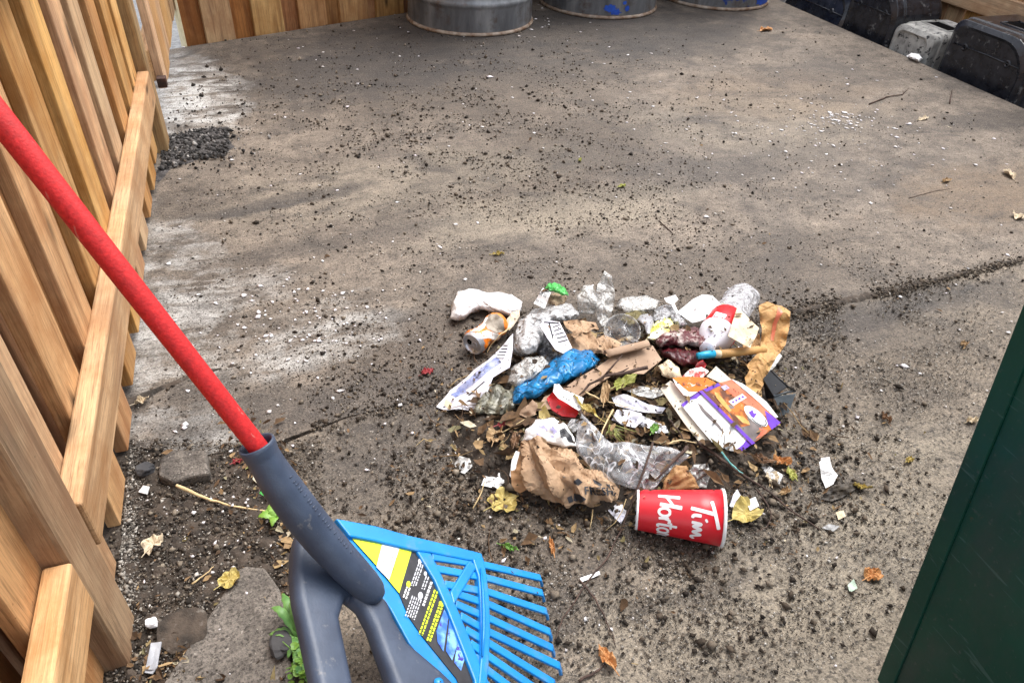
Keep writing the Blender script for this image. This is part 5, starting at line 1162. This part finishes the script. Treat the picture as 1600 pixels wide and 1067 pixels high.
def leaf(px, py, w, h, ang, key, label, lobes=0, curl=.3, lift=.003, seed=0, fold=.0, group=None, cat='leaf', name='leaf'):
    """w, h in metres; ang on the ground in degrees"""
    R = random.Random(seed or int(px * 7 + py)); c = on_pile(px, py, lift); n = 26; rings = 4; vs = [np.zeros(3)]; fs = []
    ca_, sa = math.cos(math.radians(ang)), math.sin(math.radians(ang)); ph = R.uniform(0, 6)
    for r in range(1, rings + 1):
        for k in range(n):
            t = 2 * math.pi * k / n; rad = 1.0
            if lobes: rad = .66 + .34 * abs(math.cos(lobes * t / 2 + ph)) ** .7 + R.uniform(-.05, .05)
            else: rad = (1 - .22 * abs(math.sin(t)) ** 3) * (1 + R.uniform(-.06, .06)) * (1.22 if k == 0 else 1)
            u, v_ = math.cos(t) * rad * r / rings * h / 2, math.sin(t) * rad * r / rings * w / 2
            z = curl * (abs(v_) * .9 + .35 * abs(u)) * (1 + .6 * math.sin(3 * t + ph)) + fold * u + .0012 * R.uniform(-1, 1) * r
            vs.append(np.array([u * ca_ - v_ * sa, u * sa + v_ * ca_, z]))
    vs = np.array(vs); vs[:, 2] -= vs[:, 2].min(); vs = vs + c
    for k in range(n): fs.append((0, 1 + k, 1 + (k + 1) % n))
    for r in range(rings - 1):
        for k in range(n): fs.append((1 + r * n + k, 1 + (r + 1) * n + k, 1 + (r + 1) * n + (k + 1) % n, 1 + r * n + (k + 1) % n))
    # midrib and stalk in the same mesh: a leaf is one piece
    a = vs[1 + (rings - 1) * n + n // 2]; d = np.array([-ca_, -sa, .1]); v2, f2 = tube_geo([vs[0] + [0, 0, .0008], a, a + d * h * .28], [.0005, .0007, .0005], 5); k0 = len(vs)
    vs = np.vstack([vs, v2]); fs += [tuple(i + k0 for i in g) for g in f2]
    o = obj(name, vs, fs, LM[key], None); solid(o, .0003, 0)
    return tag(o, label, cat, group)
leaf(786, 786, .052, .056, 20, 'yellow', 'large mottled yellow leaf in front of the brown bag', 5, .35, .001)
leaf(1164, 804, .046, .060, 10, 'yellow', 'curled golden leaf lying at the mouth of the red cup', 3, .55, .002)
leaf(774, 684, .034, .042, 60, 'tan', 'tan crinkled leaf left of the printed napkin', 5, .5, .002)
leaf(790, 664, .014, .034, 15, 'red', 'small pinkish brown leaf behind the tan crinkled leaf', 0, .4, .004)
leaf(745, 548, .020, .030, 40, 'pale', 'small pale torn leaf in front of the orange can', 3, .5, .006)
leaf(1220, 724, .026, .036, -30, 'orange', 'orange brown folded leaf right of the teal string', 3, .7, .002)
leaf(1236, 742, .018, .026, 80, 'ygreen', 'yellow green small leaf below the orange brown folded leaf', 0, .4, .002)
leaf(1205, 748, .026, .030, 60, 'pale', 'pale tan leaf at the end of the teal string', 4, .4, .002)
leaf(1226, 770, .014, .024, 10, 'tan', 'small tan leaf beside the long brown twig', 0, .5, .002)
leaf(1362, 899, .026, .034, 10, 'orange', 'two lobed orange leaf lying alone at lower right', 2, .4, .001)
leaf(948, 1030, .022, .036, 100, 'orange', 'narrow orange leaf near the bottom edge right of the rake', 0, .6, .001)
leaf(862, 855, .010, .030, 80, 'orange', 'thin orange brown leaf between the rake and red cup', 0, .4, .001)
leaf(795, 857, .012, .028, -40, 'green', 'small fresh green leaf above the rake teeth', 0, .4, .001)
leaf(1345, 762, .014, .030, -30, 'yellow', 'amber leaf tip right of the dark curled leaf', 0, .6, .003)
leaf(1196, 48, .05, .075, 10, 'orange', 'bright orange leaf on the slab before the drums', 3, .5, .001)
leaf(1442, 187, .025, .05, 10, 'pale', 'pale tan leaf below the grey splattered block', 0, .4, .001)
leaf(1576, 274, .03, .06, 70, 'pale', 'pale pinkish torn leaf by the right picture edge', 3, .6, .001)
leaf(1590, 340, .035, .045, 30, 'pale', 'cream crumpled leaf at the right edge of the slab', 4, .6, .001)
leaf(1478, 284, .02, .04, 10, 'tan', 'small triangular tan leaf on the right of the concrete', 3, .2, .001)
leaf(668, 583, .018, .026, 10, 'red', 'small red leaf alone left of the newspaper', 0, .4, .001)
leaf(778, 398, .012, .03, 0, 'yellow', 'small yellow leaf on bare concrete above the white bag', 0, .4, .001)
leaf(972, 292, .016, .03, 20, 'ygreen', 'yellow green leaf fragment high on the middle of the slab', 3, .3, .001)
leaf(906, 252, .012, .02, 60, 'ygreen', 'tiny yellow green leaf above the middle of the slab', 0, .3, .001)
leaf(360, 908, .030, .034, 30, 'yellow', 'ragged yellow brown leaf on the soil above the paver', 5, .4, .012)
leaf(240, 852, .030, .036, 60, 'pale', 'tan curled leaf on soil right of the near fence post', 5, .6, .012)
leaf(222, 629, .018, .026, 20, 'pale', 'small cream leaf beside the fence foot', 0, .8, .004)
leaf(1383, 655, .012, .03, 80, 'brown', 'brown leaf scrap on the gravelly concrete near the green bin', 3, .6, .001)
leaf(1518, 658, .016, .026, 0, 'pale', 'small pale leaf close to the sloping bin edge', 0, .3, .001)
leaf(1506, 539, .014, .024, 10, 'tan', 'pale tan leaf near the top of the bin edge', 3, .3, .001)
leaf(1420, 720, .014, .016, 10, 'yellow', 'tiny yellowish leaf left of the green bin', 0, .2, .001)
leaf(945, 618, .02, .06, 60, 'tan', 'long tan leaf in the mould above the foil wrappers', 0, .5, .030)
leaf(915, 640, .016, .06, 110, 'yellow', 'narrow mustard leaf right of the red box', 0, .5, .036)
leaf(976, 600, .03, .05, 20, 'ygreen', 'olive green leaf below the dark twig', 0, .5, .034)
leaf(1022, 672, .018, .026, 40, 'green', 'small green leaf in the mould beside the silver foil', 0, .4, .014)
leaf(1190, 720, .02, .035, -40, 'brown', 'brown leaf under the near corner of the carton', 0, .5, .002)
leaf(825, 745, .03, .05, 80, 'tan', 'tan leaf against the left side of the brown bag', 4, .5, .012)
leaf(805, 690, .02, .03, 60, 'brown', 'brown curled leaf left of the napkin', 0, .6, .008)
leaf(395, 728, .016, .02, 40, 'ygreen', 'yellow green leaf scrap beside the rake socket', 0, .4, .008)
leaf(372, 722, .012, .018, 20, 'red', 'small dark pink leaf scrap left of the rake socket', 0, .4, .008)
# dark curled leaf with its white paper scrap
T(crumple('leaf', [(1283, 780, .002), (1290, 765, .014), (1304, 757, .022), (1320, 756, .016), (1346, 750, .010), (1358, 753, .006), (1340, 762, .003), (1318, 776, .002), (1300, 783, .002)], LM['dark'], None, amp=.003, per=.03, step=2.6, seed=80, free=True), 'dark brown curled leaf lying before a white paper scrap', 'leaf')
def scrap(pts, mat, label, cat='paper scrap', name='paper_scrap', **k):
    a = dict(amp=.002, per=.02, step=2.6, free=True, seed=int(pts[0][0])); a.update(k); return T(crumple(name, pts, mat, None, **a), label, cat)
scrap([(1280, 722, .018), (1286, 715, .026), (1296, 714, .026), (1300, 730, .018), (1309, 742, .012), (1302, 756, .004), (1290, 762, .002), (1284, 748, .006)], M['white_paper'], 'ragged white paper scrap behind the dark curled leaf')
scrap([(752, 758, .001), (758, 742, .006), (776, 746, .010), (782, 730, .014), (792, 732, .012), (790, 748, .008), (786, 764, .001), (770, 762, .001)], M['white_paper'], 'torn white paper scrap left of the brown bag')
scrap([(710, 724, .002), (718, 712, .010), (734, 716, .012), (738, 728, .006), (726, 740, .001), (714, 736, .001)], simple('grey_crumpled_paper', (.30, .30, .29), (.70, .69, .67), 60, .8), 'grey and white crumpled scrap alone left of the heap')
scrap([(950, 797, .001), (962, 788, .008), (980, 788, .008), (978, 804, .004), (970, 818, .001), (958, 806, .002)], M['paleblue'], 'pale blue paper scrap left of the red cup')
scrap([(793, 668, .006), (804, 660, .012), (812, 662, .012), (808, 674, .006), (796, 676, .004)], M['white_paper'], 'small white disc of paper left of the napkin')
scrap([(800, 690, .004), (812, 668, .016), (822, 660, .02), (826, 672, .014), (812, 688, .008)], M['dirty_film'], 'grey film scrap between napkin and white disc')
scrap([(1140, 790, .004), (1146, 772, .012), (1152, 764, .016), (1158, 776, .010), (1150, 796, .003)], M['paleblue'], 'pale crumpled tissue touching the mouth of the cup')
scrap([(1166, 782, .010), (1180, 776, .014), (1186, 790, .010), (1172, 798, .006)], M['white_paper'], 'white tissue bit above the curled golden leaf')
scrap([(1190, 730, .006), (1202, 728, .012), (1224, 742, .008), (1218, 756, .004), (1200, 744, .006)], M['grey_film'], 'grey translucent scrap under the pale tan leaf')
scrap([(906, 903, .001), (936, 892, .003), (938, 897, .002), (909, 909, .001)], M['white_card'], 'thin white stick stub below the red cup', 'stick stub', 'stick_stub')
scrap([(1306, 800, .002), (1318, 797, .010), (1322, 806, .006), (1310, 812, .001)], M['beige'], 'small beige crumb lump below the dark curled leaf')
scrap([(1284, 824, .001), (1296, 818, .006), (1312, 822, .004), (1302, 830, .001)], simple('grey_ash', (.2, .2, .2), (.5, .5, .5), 60, .8), 'grey ash like scrap at the tip of the long brown twig')
scrap([(1324, 914, .001), (1334, 904, .006), (1340, 918, .004), (1328, 926, .001)], simple('mint_bit', (.30, .42, .32), (.50, .60, .50), 60, .8), 'mint green crumbly bit left of the two lobed orange leaf')
# pieces on the soil
def stone(px, py, w, h, t, mat, label, name='stone', cat='stone', seed=1, z=.006, ang=0):
    bm = bmesh.new(); bmesh.ops.create_icosphere(bm, subdivisions=3, radius=1); c = at(px, py, z); vs = []
    for v in bm.verts:
        q = v.co.copy(); k = 1 + .28 * noise.noise(q * 1.6 + Vector((seed * 3.1, 0, 0))) + .10 * noise.noise(q * 4 + Vector((seed, 5, 0)))
        q = q * k; q.x = max(-.86, min(.86, q.x)); q.z = max(-.7, min(.7, q.z))
        x, y = q.x * w / 2, q.y * h / 2; a = math.radians(ang)
        vs.append((c[0] + x * math.cos(a) - y * math.sin(a), c[1] + x * math.sin(a) + y * math.cos(a), c[2] + (q.z + .5) * t / 2))
    fs = [tuple(v.index for v in f.verts) for f in bm.faces]; bm.free()
    return tag(obj(name, vs, fs, mat), label, cat)
stone(228, 736, .034, .026, .022, M['stone_dark'], 'dark slate stone beside the flat concrete chunk', seed=2)
stone(440, 1008, .034, .042, .022, M['stone_dark'], 'dark grey lump of stone on the edge of the paver', seed=5, z=.012)
stone(238, 975, .017, .015, .016, cup_w, 'round white pebble on soil above the grey strip', name='pebble', cat='pebble', seed=7, z=.012)
stone(286, 985, .075, .060, .012, M['soil'], 'flat dark clod of earth left of the paver', name='soil_clod', cat='soil clod', seed=9)
stone(230, 763, .0, .0, .0, M['stone'], None) if False else None
scrap([(226, 1050, .012), (236, 1004, .012), (252, 1002, .014), (246, 1040, .014), (238, 1052, .012)], simple('grey_plastic_strip', (.30, .31, .34), (.42, .43, .46), 50, .5), 'flat grey plastic strip on the soil by the near post', 'plastic strip', 'plastic_strip', amp=.0006, thick=.002)
scrap([(216, 768, .012), (224, 758, .018), (233, 760, .018), (230, 772, .012)], M['white_card'], 'small bright white chip below the concrete chunk', 'chip', 'white_chip', thick=.002)
scrap([(405, 770, .012), (410, 764, .018), (418, 772, .018), (424, 782, .012)], M['greenp'], 'tiny dark green scrap beside the rake socket', 'green scrap', 'green_scrap')

# ------------------------------------------------------------------ weeds
M['weed'] = simple('weed_leaf_green', (.075, .19, .045), (.17, .33, .085), 40, .5, .3, 120, .001)
M['weed_l'] = simple('light_weed_green', (.10, .23, .025), (.20, .35, .05), 40, .5, .3, 120, .001)
def blade_leaf(base, dirv, L_, wd, arch, mat, parent, name='leaf', teeth=True):
    d = np.array([dirv[0], dirv[1], 0.0]); d /= np.linalg.norm(d); s = np.array([-d[1], d[0], 0]); vs = []; fs = []; n = 10
    for i in range(n + 1):
        t = i / n; c = base + d * L_ * t + np.array([0, 0, arch * math.sin(math.pi * t * .8)])
        ww = wd * (math.sin(math.pi * min(1, .12 + .88 * t) ** .8) ** .8) * (1 + (.28 if (teeth and i % 2) else -.05)); ww = max(ww, .0006)
        vs += [c + s * ww / 2 + np.array([0, 0, ww * .18]), c, c - s * ww / 2 + np.array([0, 0, ww * .18])]
    for i in range(n): 
        for k in (0, 1): fs.append((i * 3 + k, i * 3 + k + 1, i * 3 + 4 + k, i * 3 + 3 + k))
    return solid(obj(name, vs, fs, mat, parent, smooth=True), .0004, 0)
wd = thing('weed', at(462, 985, .0), 'toothed green weed growing beside the paver and rake leg', 'weed')
wb = at(468, 994, .012)
for a, L_, w_, ar in ((104, .064, .012, .03), (128, .052, .011, .035), (84, .060, .010, .035), (40, .05, .015, .02), (-20, .045, .016, .012), (165, .040, .013, .012), (240, .035, .013, .01), (88, .045, .012, .045), (10, .04, .014, .02)):
    blade_leaf(wb, (math.cos(math.radians(a)), math.sin(math.radians(a))), L_, w_, ar, M['weed'] if a > 70 else M['weed_l'], wd)
cl_ = thing('clover', at(475, 1035, 0), 'low clump of small round leaved green weed below the toothed weed', 'weed')
for k in range(80):
    px, py = random.gauss(472, 11), random.gauss(1032, 22); c = at(px, py, .010 + random.uniform(0, .022)); r = random.uniform(.0028, .0062); ti = RNG.uniform(-.5, .5, 2)
    vs = [c] + [c + np.array([r * math.cos(t) * (1 + .2 * math.cos(3 * t)), r * math.sin(t), r * (math.cos(t) * ti[0] + math.sin(t) * ti[1]) + .0015]) for t in np.linspace(0, 6.283, 10, endpoint=False)]
    solid(obj('leaf', vs, [(0, 1 + i, 1 + (i + 1) % 10) for i in range(10)], M['weed_l'] if k % 3 else M['weed'], cl_), .0003, 0)
for k in range(12):
    b_ = at(random.gauss(476, 5), random.gauss(1045, 12), .004); e_ = b_ + np.array([random.uniform(-.02, .02), random.uniform(-.02, .02), .026])
    tube('stem', [b_, (b_ + e_) / 2 + [.002, 0, .004], e_], [.0009, .0008, .0006], M['weed_l'], cl_, 5)
sp = thing('seedling', at(430, 808, 0), 'bright green lobed seedling under the rake socket', 'weed')
for a, L_, w_ in ((170, .028, .016), (110, .026, .014), (40, .024, .014), (250, .022, .012)): blade_leaf(at(432, 808, .01), (math.cos(math.radians(a)), math.sin(math.radians(a))), L_, w_, .008, M['weed_l'], sp)

# ------------------------------------------------------------------ uncountable small stuff
OCT = np.array([(1, 0, 0), (-1, 0, 0), (0, 1, 0), (0, -1, 0), (0, 0, 1), (0, 0, -1)], float)
OF = np.array([(0, 2, 4), (2, 1, 4), (1, 3, 4), (3, 0, 4), (2, 0, 5), (1, 2, 5), (3, 1, 5), (0, 3, 5)])
def px_to_ground(P):
    R = np.stack([(P[:, 0] - CX), (P[:, 1] - CY), np.full(len(P), F)], 1); W_ = np.stack([R @ _x, R @ _y, R @ _z], 1)
    t = -H / W_[:, 2]; return W_[:, :2] * t[:, None]
def visible_slab(P):
    x, y = P[:, 0], P[:, 1]
    return (x > -.30) & (x < 2.8) & (y < 3.28 + .369 * (x + .248)) & (y > .2)
def mass(name, XY, size, mat, label, flat=1.0, zoff=None, kind='stuff', cat=None):
    n = len(XY); base = OCT[None] * (1 + RNG.uniform(-.45, .45, (n, 6, 1))) + RNG.uniform(-.25, .25, (n, 6, 3))
    s = size[:, None] * np.stack([RNG.uniform(.7, 1.4, n), RNG.uniform(.6, 1.2, n), RNG.uniform(.5, 1.0, n) * flat], 1)
    v = base * s[:, None, :]; a = RNG.uniform(0, 6.283, n); ca_, sa = np.cos(a), np.sin(a)
    x = v[..., 0] * ca_[:, None] - v[..., 1] * sa[:, None]; y = v[..., 0] * sa[:, None] + v[..., 1] * ca_[:, None]
    z = v[..., 2] + size[:, None] * .45 * flat + (0 if zoff is None else zoff[:, None])
    V_ = np.stack([x + XY[:, None, 0], y + XY[:, None, 1], z], 2).reshape(-1, 3); Fc = (OF[None] + (np.arange(n) * 6)[:, None, None]).reshape(-1, 3)
    me = bpy.data.meshes.new(name); me.vertices.add(len(V_)); me.vertices.foreach_set('co', V_.astype(np.float32).ravel())
    me.loops.add(len(Fc) * 3); me.loops.foreach_set('vertex_index', Fc.astype(np.int32).ravel()); me.polygons.add(len(Fc))
    me.polygons.foreach_set('loop_start', np.arange(0, len(Fc) * 3, 3, dtype=np.int32)); me.update(); me.validate()
    me.materials.append(mat); o = bpy.data.objects.new(name, me); COL.objects.link(o); return tag(o, label, cat, None, kind)
def gauss_px(n, cx, cy, sx, sy, rot=0):
    g = RNG.normal(0, 1, (n, 2)) * (sx, sy); a = math.radians(rot); return np.stack([cx + g[:, 0] * math.cos(a) - g[:, 1] * math.sin(a), cy + g[:, 0] * math.sin(a) + g[:, 1] * math.cos(a)], 1)
def uni(n, x0, x1, y0, y1): return np.stack([RNG.uniform(x0, x1, n), RNG.uniform(y0, y1, n)], 1)
def clumpy(XY, keep=.5, sc=7):
    k = np.array([noise.fractal(Vector((p[0] * sc, p[1] * sc, 3)), 1, 2, 3) for p in XY]); return XY[k + RNG.normal(0, .16, len(XY)) > np.quantile(k, 1 - keep)]
line = np.stack([np.linspace(480, 1600, 3200), np.linspace(668, 406, 3200)], 1) + RNG.normal(0, 1, (3200, 2)) * (6, 7)
ln2 = RNG.uniform(1180, 1600, 5200) ** 1.0; line = np.vstack([line, np.stack([ln2, 668 - (ln2 - 480) * .2339 + RNG.normal(0, 1, 5200) * (3 + 5 * np.exp(-((ln2 - 1300) / 110) ** 2))], 1)])
pts = np.vstack([gauss_px(10000, 880, 270, 210, 100, 20), gauss_px(9000, 960, 610, 190, 105), gauss_px(9500, 1000, 815, 210, 75), gauss_px(4200, 740, 160, 300, 60), gauss_px(3500, 620, 600, 130, 90),
                 line, gauss_px(3800, 1100, 960, 230, 70), gauss_px(5000, 1330, 500, 110, 38, -14), uni(13000, 220, 1600, 40, 1067), gauss_px(3200, 560, 220, 160, 80), gauss_px(3500, 720, 760, 110, 80)])
XY = px_to_ground(pts); XY = clumpy(XY[visible_slab(XY)], .64, 6)
sz = np.clip(RNG.lognormal(math.log(.00120), .58, len(XY)), .0005, .0058) * np.clip(.62 + XY[:, 1] * .36, .75, 1.6)
big_ = px_to_ground(np.vstack([gauss_px(420, 960, 800, 190, 45), gauss_px(260, 1230, 720, 90, 60), gauss_px(160, 740, 720, 50, 50), gauss_px(160, 1080, 930, 160, 60)])); big_ = big_[visible_slab(big_)]
XY = np.vstack([XY, big_]); sz = np.concatenate([sz, np.clip(RNG.lognormal(math.log(.0036), .4, len(big_)), .0015, .0085)])
mass('soil_crumbs', XY, sz, M['crumb'], 'dark soil crumbs scattered over the concrete')
pts = np.vstack([gauss_px(9000, 1380, 560, 120, 75, -10), gauss_px(5000, 1250, 700, 160, 120), gauss_px(4500, 980, 720, 200, 120), uni(9000, 240, 1600, 60, 1067), gauss_px(3000, 1000, 950, 260, 80), gauss_px(3500, 480, 470, 150, 120), uni(2600, 240, 1600, 420, 1067), gauss_px(14000, 1080, 880, 280, 110), gauss_px(6000, 1350, 560, 130, 70), gauss_px(5000, 880, 300, 220, 110)])
XY = px_to_ground(pts); XY = clumpy(XY[visible_slab(XY)], .8, 6)
mass('stone_grit', XY, np.clip(RNG.lognormal(math.log(.0010), .45, len(XY)), .0004, .0042) * np.clip(.6 + XY[:, 1] * .35, .7, 1.6), M['gritp'], 'pale and dark stone grit over the concrete')
soil_pts = px_to_ground(uni(12000, 150, 505, 690, 1067)); ok = (soil_pts[:, 0] > -.33)
mass('soil_crumbs', soil_pts[ok], np.clip(RNG.lognormal(math.log(.0013), .55, ok.sum()), .0005, .0055), M['crumb'], 'dark crumbs lying on the soil strip by the fence', zoff=np.full(ok.sum(), .004))
sp_ = px_to_ground(np.vstack([uni(3200, 175, 500, 690, 1067), gauss_px(2600, 196, 850, 12, 75), gauss_px(500, 200, 720, 14, 30)])); sp_ = sp_[sp_[:, 0] > -.315]
mass('stone_grit', sp_, np.clip(RNG.lognormal(math.log(.0011), .5, len(sp_)), .0005, .004), M['gritp'], 'pale grit lying on the soil strip by the fence', zoff=np.full(len(sp_), .006))
pit = np.vstack([uni(1900, 262, 358, 204, 250), gauss_px(900, 300, 228, 36, 22), gauss_px(500, 262, 262, 12, 16)]); stray = gauss_px(260, 325, 228, 48, 26); pit = pit[(pit[:, 1] < 268 - (pit[:, 0] - 255) * .22) & (pit[:, 1] > 214 - (pit[:, 0] - 255) * .17)]; pit = px_to_ground(np.vstack([pit, stray])); pit = pit[(pit[:, 0] > -.31)]
mass('stone_grit', pit, np.clip(RNG.lognormal(math.log(.0021), .7, len(pit)), .0007, .0085), M['pitgrit'], 'loose dark grit on the square soil patch', zoff=np.concatenate([np.full(max(0, len(pit) - 200), .004), np.full(min(200, len(pit)), .001)]))
cr_ = np.stack([RNG.normal(0, 1, 3800) * .36 * .55 + PC[0], RNG.normal(0, 1, 3800) * .25 * .55 + PC[1]], 1)
mass('soil_crumbs', cr_, np.clip(RNG.lognormal(math.log(.0026), .5, len(cr_)), .001, .008), M['crumb'], 'dark crumbs through the litter heap', zoff=np.array([mound(*p) for p in cr_]))
pts = np.vstack([gauss_px(75, 1310, 188, 26, 9), gauss_px(130, 1290, 215, 110, 45), gauss_px(110, 480, 505, 75, 35), uni(260, 250, 1590, 70, 700), gauss_px(34, 330, 800, 80, 90), uni(50, 190, 1400, 700, 1060), gauss_px(60, 770, 40, 90, 14)])
XY = px_to_ground(pts); XY = XY[visible_slab(XY)]
mass('petals', XY, np.clip(RNG.lognormal(math.log(.0042), .35, len(XY)), .002, .0085) * np.clip(.55 + XY[:, 1] * .3, .7, 1.35), M['petal'], 'small white petals and chips strewn over the yard', flat=.3, zoff=np.where((XY[:, 0] < -.02) & (XY[:, 1] < .95), .010, 0.001))
# broken leaf flakes: bent little four sided scraps
def flakes(XY, size, zoff, mat, label, name='leaf_flakes'):
    n = len(XY); V_ = []; Fc = []
    for i in range(n):
        s = size[i]; a = random.uniform(0, 6.283); asp = random.uniform(.25, .8); ti = random.uniform(-.5, .5); tj = random.uniform(-.6, .6); ca_, sa = math.cos(a), math.sin(a); q = []
        for (u, w) in ((-1.1, -.2), (-.1, -1), (.9, -.5), (1.2, .4), (.1, 1), (-.7, .7)):
            u *= s * random.uniform(.35, 1.35); w *= s * asp * random.uniform(.35, 1.35); q.append((XY[i, 0] + u * ca_ - w * sa, XY[i, 1] + u * sa + w * ca_, u * ti + w * tj + abs(w) * .5))
        zm = min(p[2] for p in q); k = len(V_); q.append((XY[i, 0], XY[i, 1], zm + random.uniform(0, .3) * s))
        V_ += [(p[0], p[1], p[2] - zm + zoff[i] + .0012) for p in q]; Fc += [(k + j, k + (j + 1) % 6, k + 6) for j in range(6)]
    o = obj(name, V_, Fc, mat, origin=(0, 0, 0)); return tag(o, label, kind='stuff')
XY = np.stack([RNG.normal(0, 1, 2300) * .36 * .50 + PC[0], RNG.normal(0, 1, 2300) * .25 * .52 + PC[1]], 1)
flakes(XY, np.clip(RNG.lognormal(math.log(.0072), .5, len(XY)), .003, .020) * np.array([min(1, .42 + mound(*p) / .03) for p in XY]), [mound(*p) + random.uniform(0, .008) for p in XY], M['flake'], 'broken dry leaves and scraps mixed through the heap')
XY = px_to_ground(np.vstack([gauss_px(260, 1200, 760, 80, 50), gauss_px(200, 900, 800, 110, 34), gauss_px(120, 770, 720, 35, 60), uni(110, 300, 1580, 120, 1060)])); XY = XY[visible_slab(XY)]
flakes(XY, np.clip(RNG.lognormal(math.log(.0034), .55, len(XY)), .0013, .012), [0.0] * len(XY), M['flake'], 'broken leaf flakes strewn round the heap')
XY = px_to_ground(np.vstack([gauss_px(150, 405, 715, 24, 32), gauss_px(110, 452, 850, 16, 60), uni(110, 180, 500, 700, 1067), gauss_px(90, 270, 1040, 30, 22)])); XY = XY[XY[:, 0] > -.3]
flakes(XY, np.clip(RNG.lognormal(math.log(.0042), .5, len(XY)), .0015, .012), [.006] * len(XY), M['flake'], 'broken leaf flakes lying on the soil strip')

# soil and leaf bits lying on top of the litter itself
skip = ('leaf_mould', 'concrete', 'ground', 'soil', 'picket', 'rail', 'post', 'board')
top = bvh_of(*[o for o in bpy.data.objects if o.type == 'MESH' and o.name in WORLD and not o.name.startswith(skip) and abs(wloc(o).x - PC[0]) < .42 and abs(wloc(o).y - PC[1]) < .34 and wloc(o).z < .2])
C_ = np.stack([RNG.normal(0, 1, 2600) * .36 * .55 + PC[0], RNG.normal(0, 1, 2600) * .25 * .55 + PC[1]], 1); keep = []; zz = []
for q in C_:
    hit = top.ray_cast(Vector((q[0], q[1], .5)), Vector((0, 0, -1)))
    if hit[0] is not None and hit[0].z > .012 and abs(hit[1].z) > .45: keep.append(q); zz.append(hit[0].z)
keep = np.array(keep); zz = np.array(zz); k = len(keep) // 6
mass('soil_crumbs', keep[k:], np.clip(RNG.lognormal(math.log(.0008), .5, len(keep) - k), .0004, .0028), M['crumb'], 'soil crumbs lying on the bags and papers', zoff=zz[k:])
k = min(k, 150); flakes(keep[:k], np.clip(RNG.lognormal(math.log(.0042), .5, k), .002, .010), zz[:k], M['flake'], 'leaf bits lying on the bags and papers')

# thin dry stems and straws tangled through the heap
V_ = []; F_ = []
for k in range(210):
    x, y = PC[0] + random.gauss(0, .17), PC[1] + random.gauss(0, .115); a = random.uniform(0, 6.283); L_ = random.uniform(.02, .075); d = np.array([math.cos(a), math.sin(a), 0]); P = []
    bend = random.uniform(-.012, .012); r_ = random.uniform(.0005, .0013)
    for t in (0, .33, .66, 1):
        q = np.array([x, y, 0]) + d * L_ * (t - .5) + np.array([-d[1], d[0], 0]) * bend * math.sin(3.14 * t); q[2] = mound(q[0], q[1]) + .004 + r_ + random.uniform(0, .006); P.append(q)
    v, f = tube_geo(P, [r_, r_, r_ * .8, r_ * .5], 5); o_ = len(V_); V_ += list(v); F_ += [tuple(i + o_ for i in g) for g in f]
tag(obj('stems', V_, F_, island_mat('dry_stem', [(0, (.03, .018, .012)), (.5, (.10, .06, .035)), (.8, (.34, .23, .11)), (1, (.52, .40, .22))]), smooth=True), 'thin dry stems and straws tangled through the heap', kind='stuff')
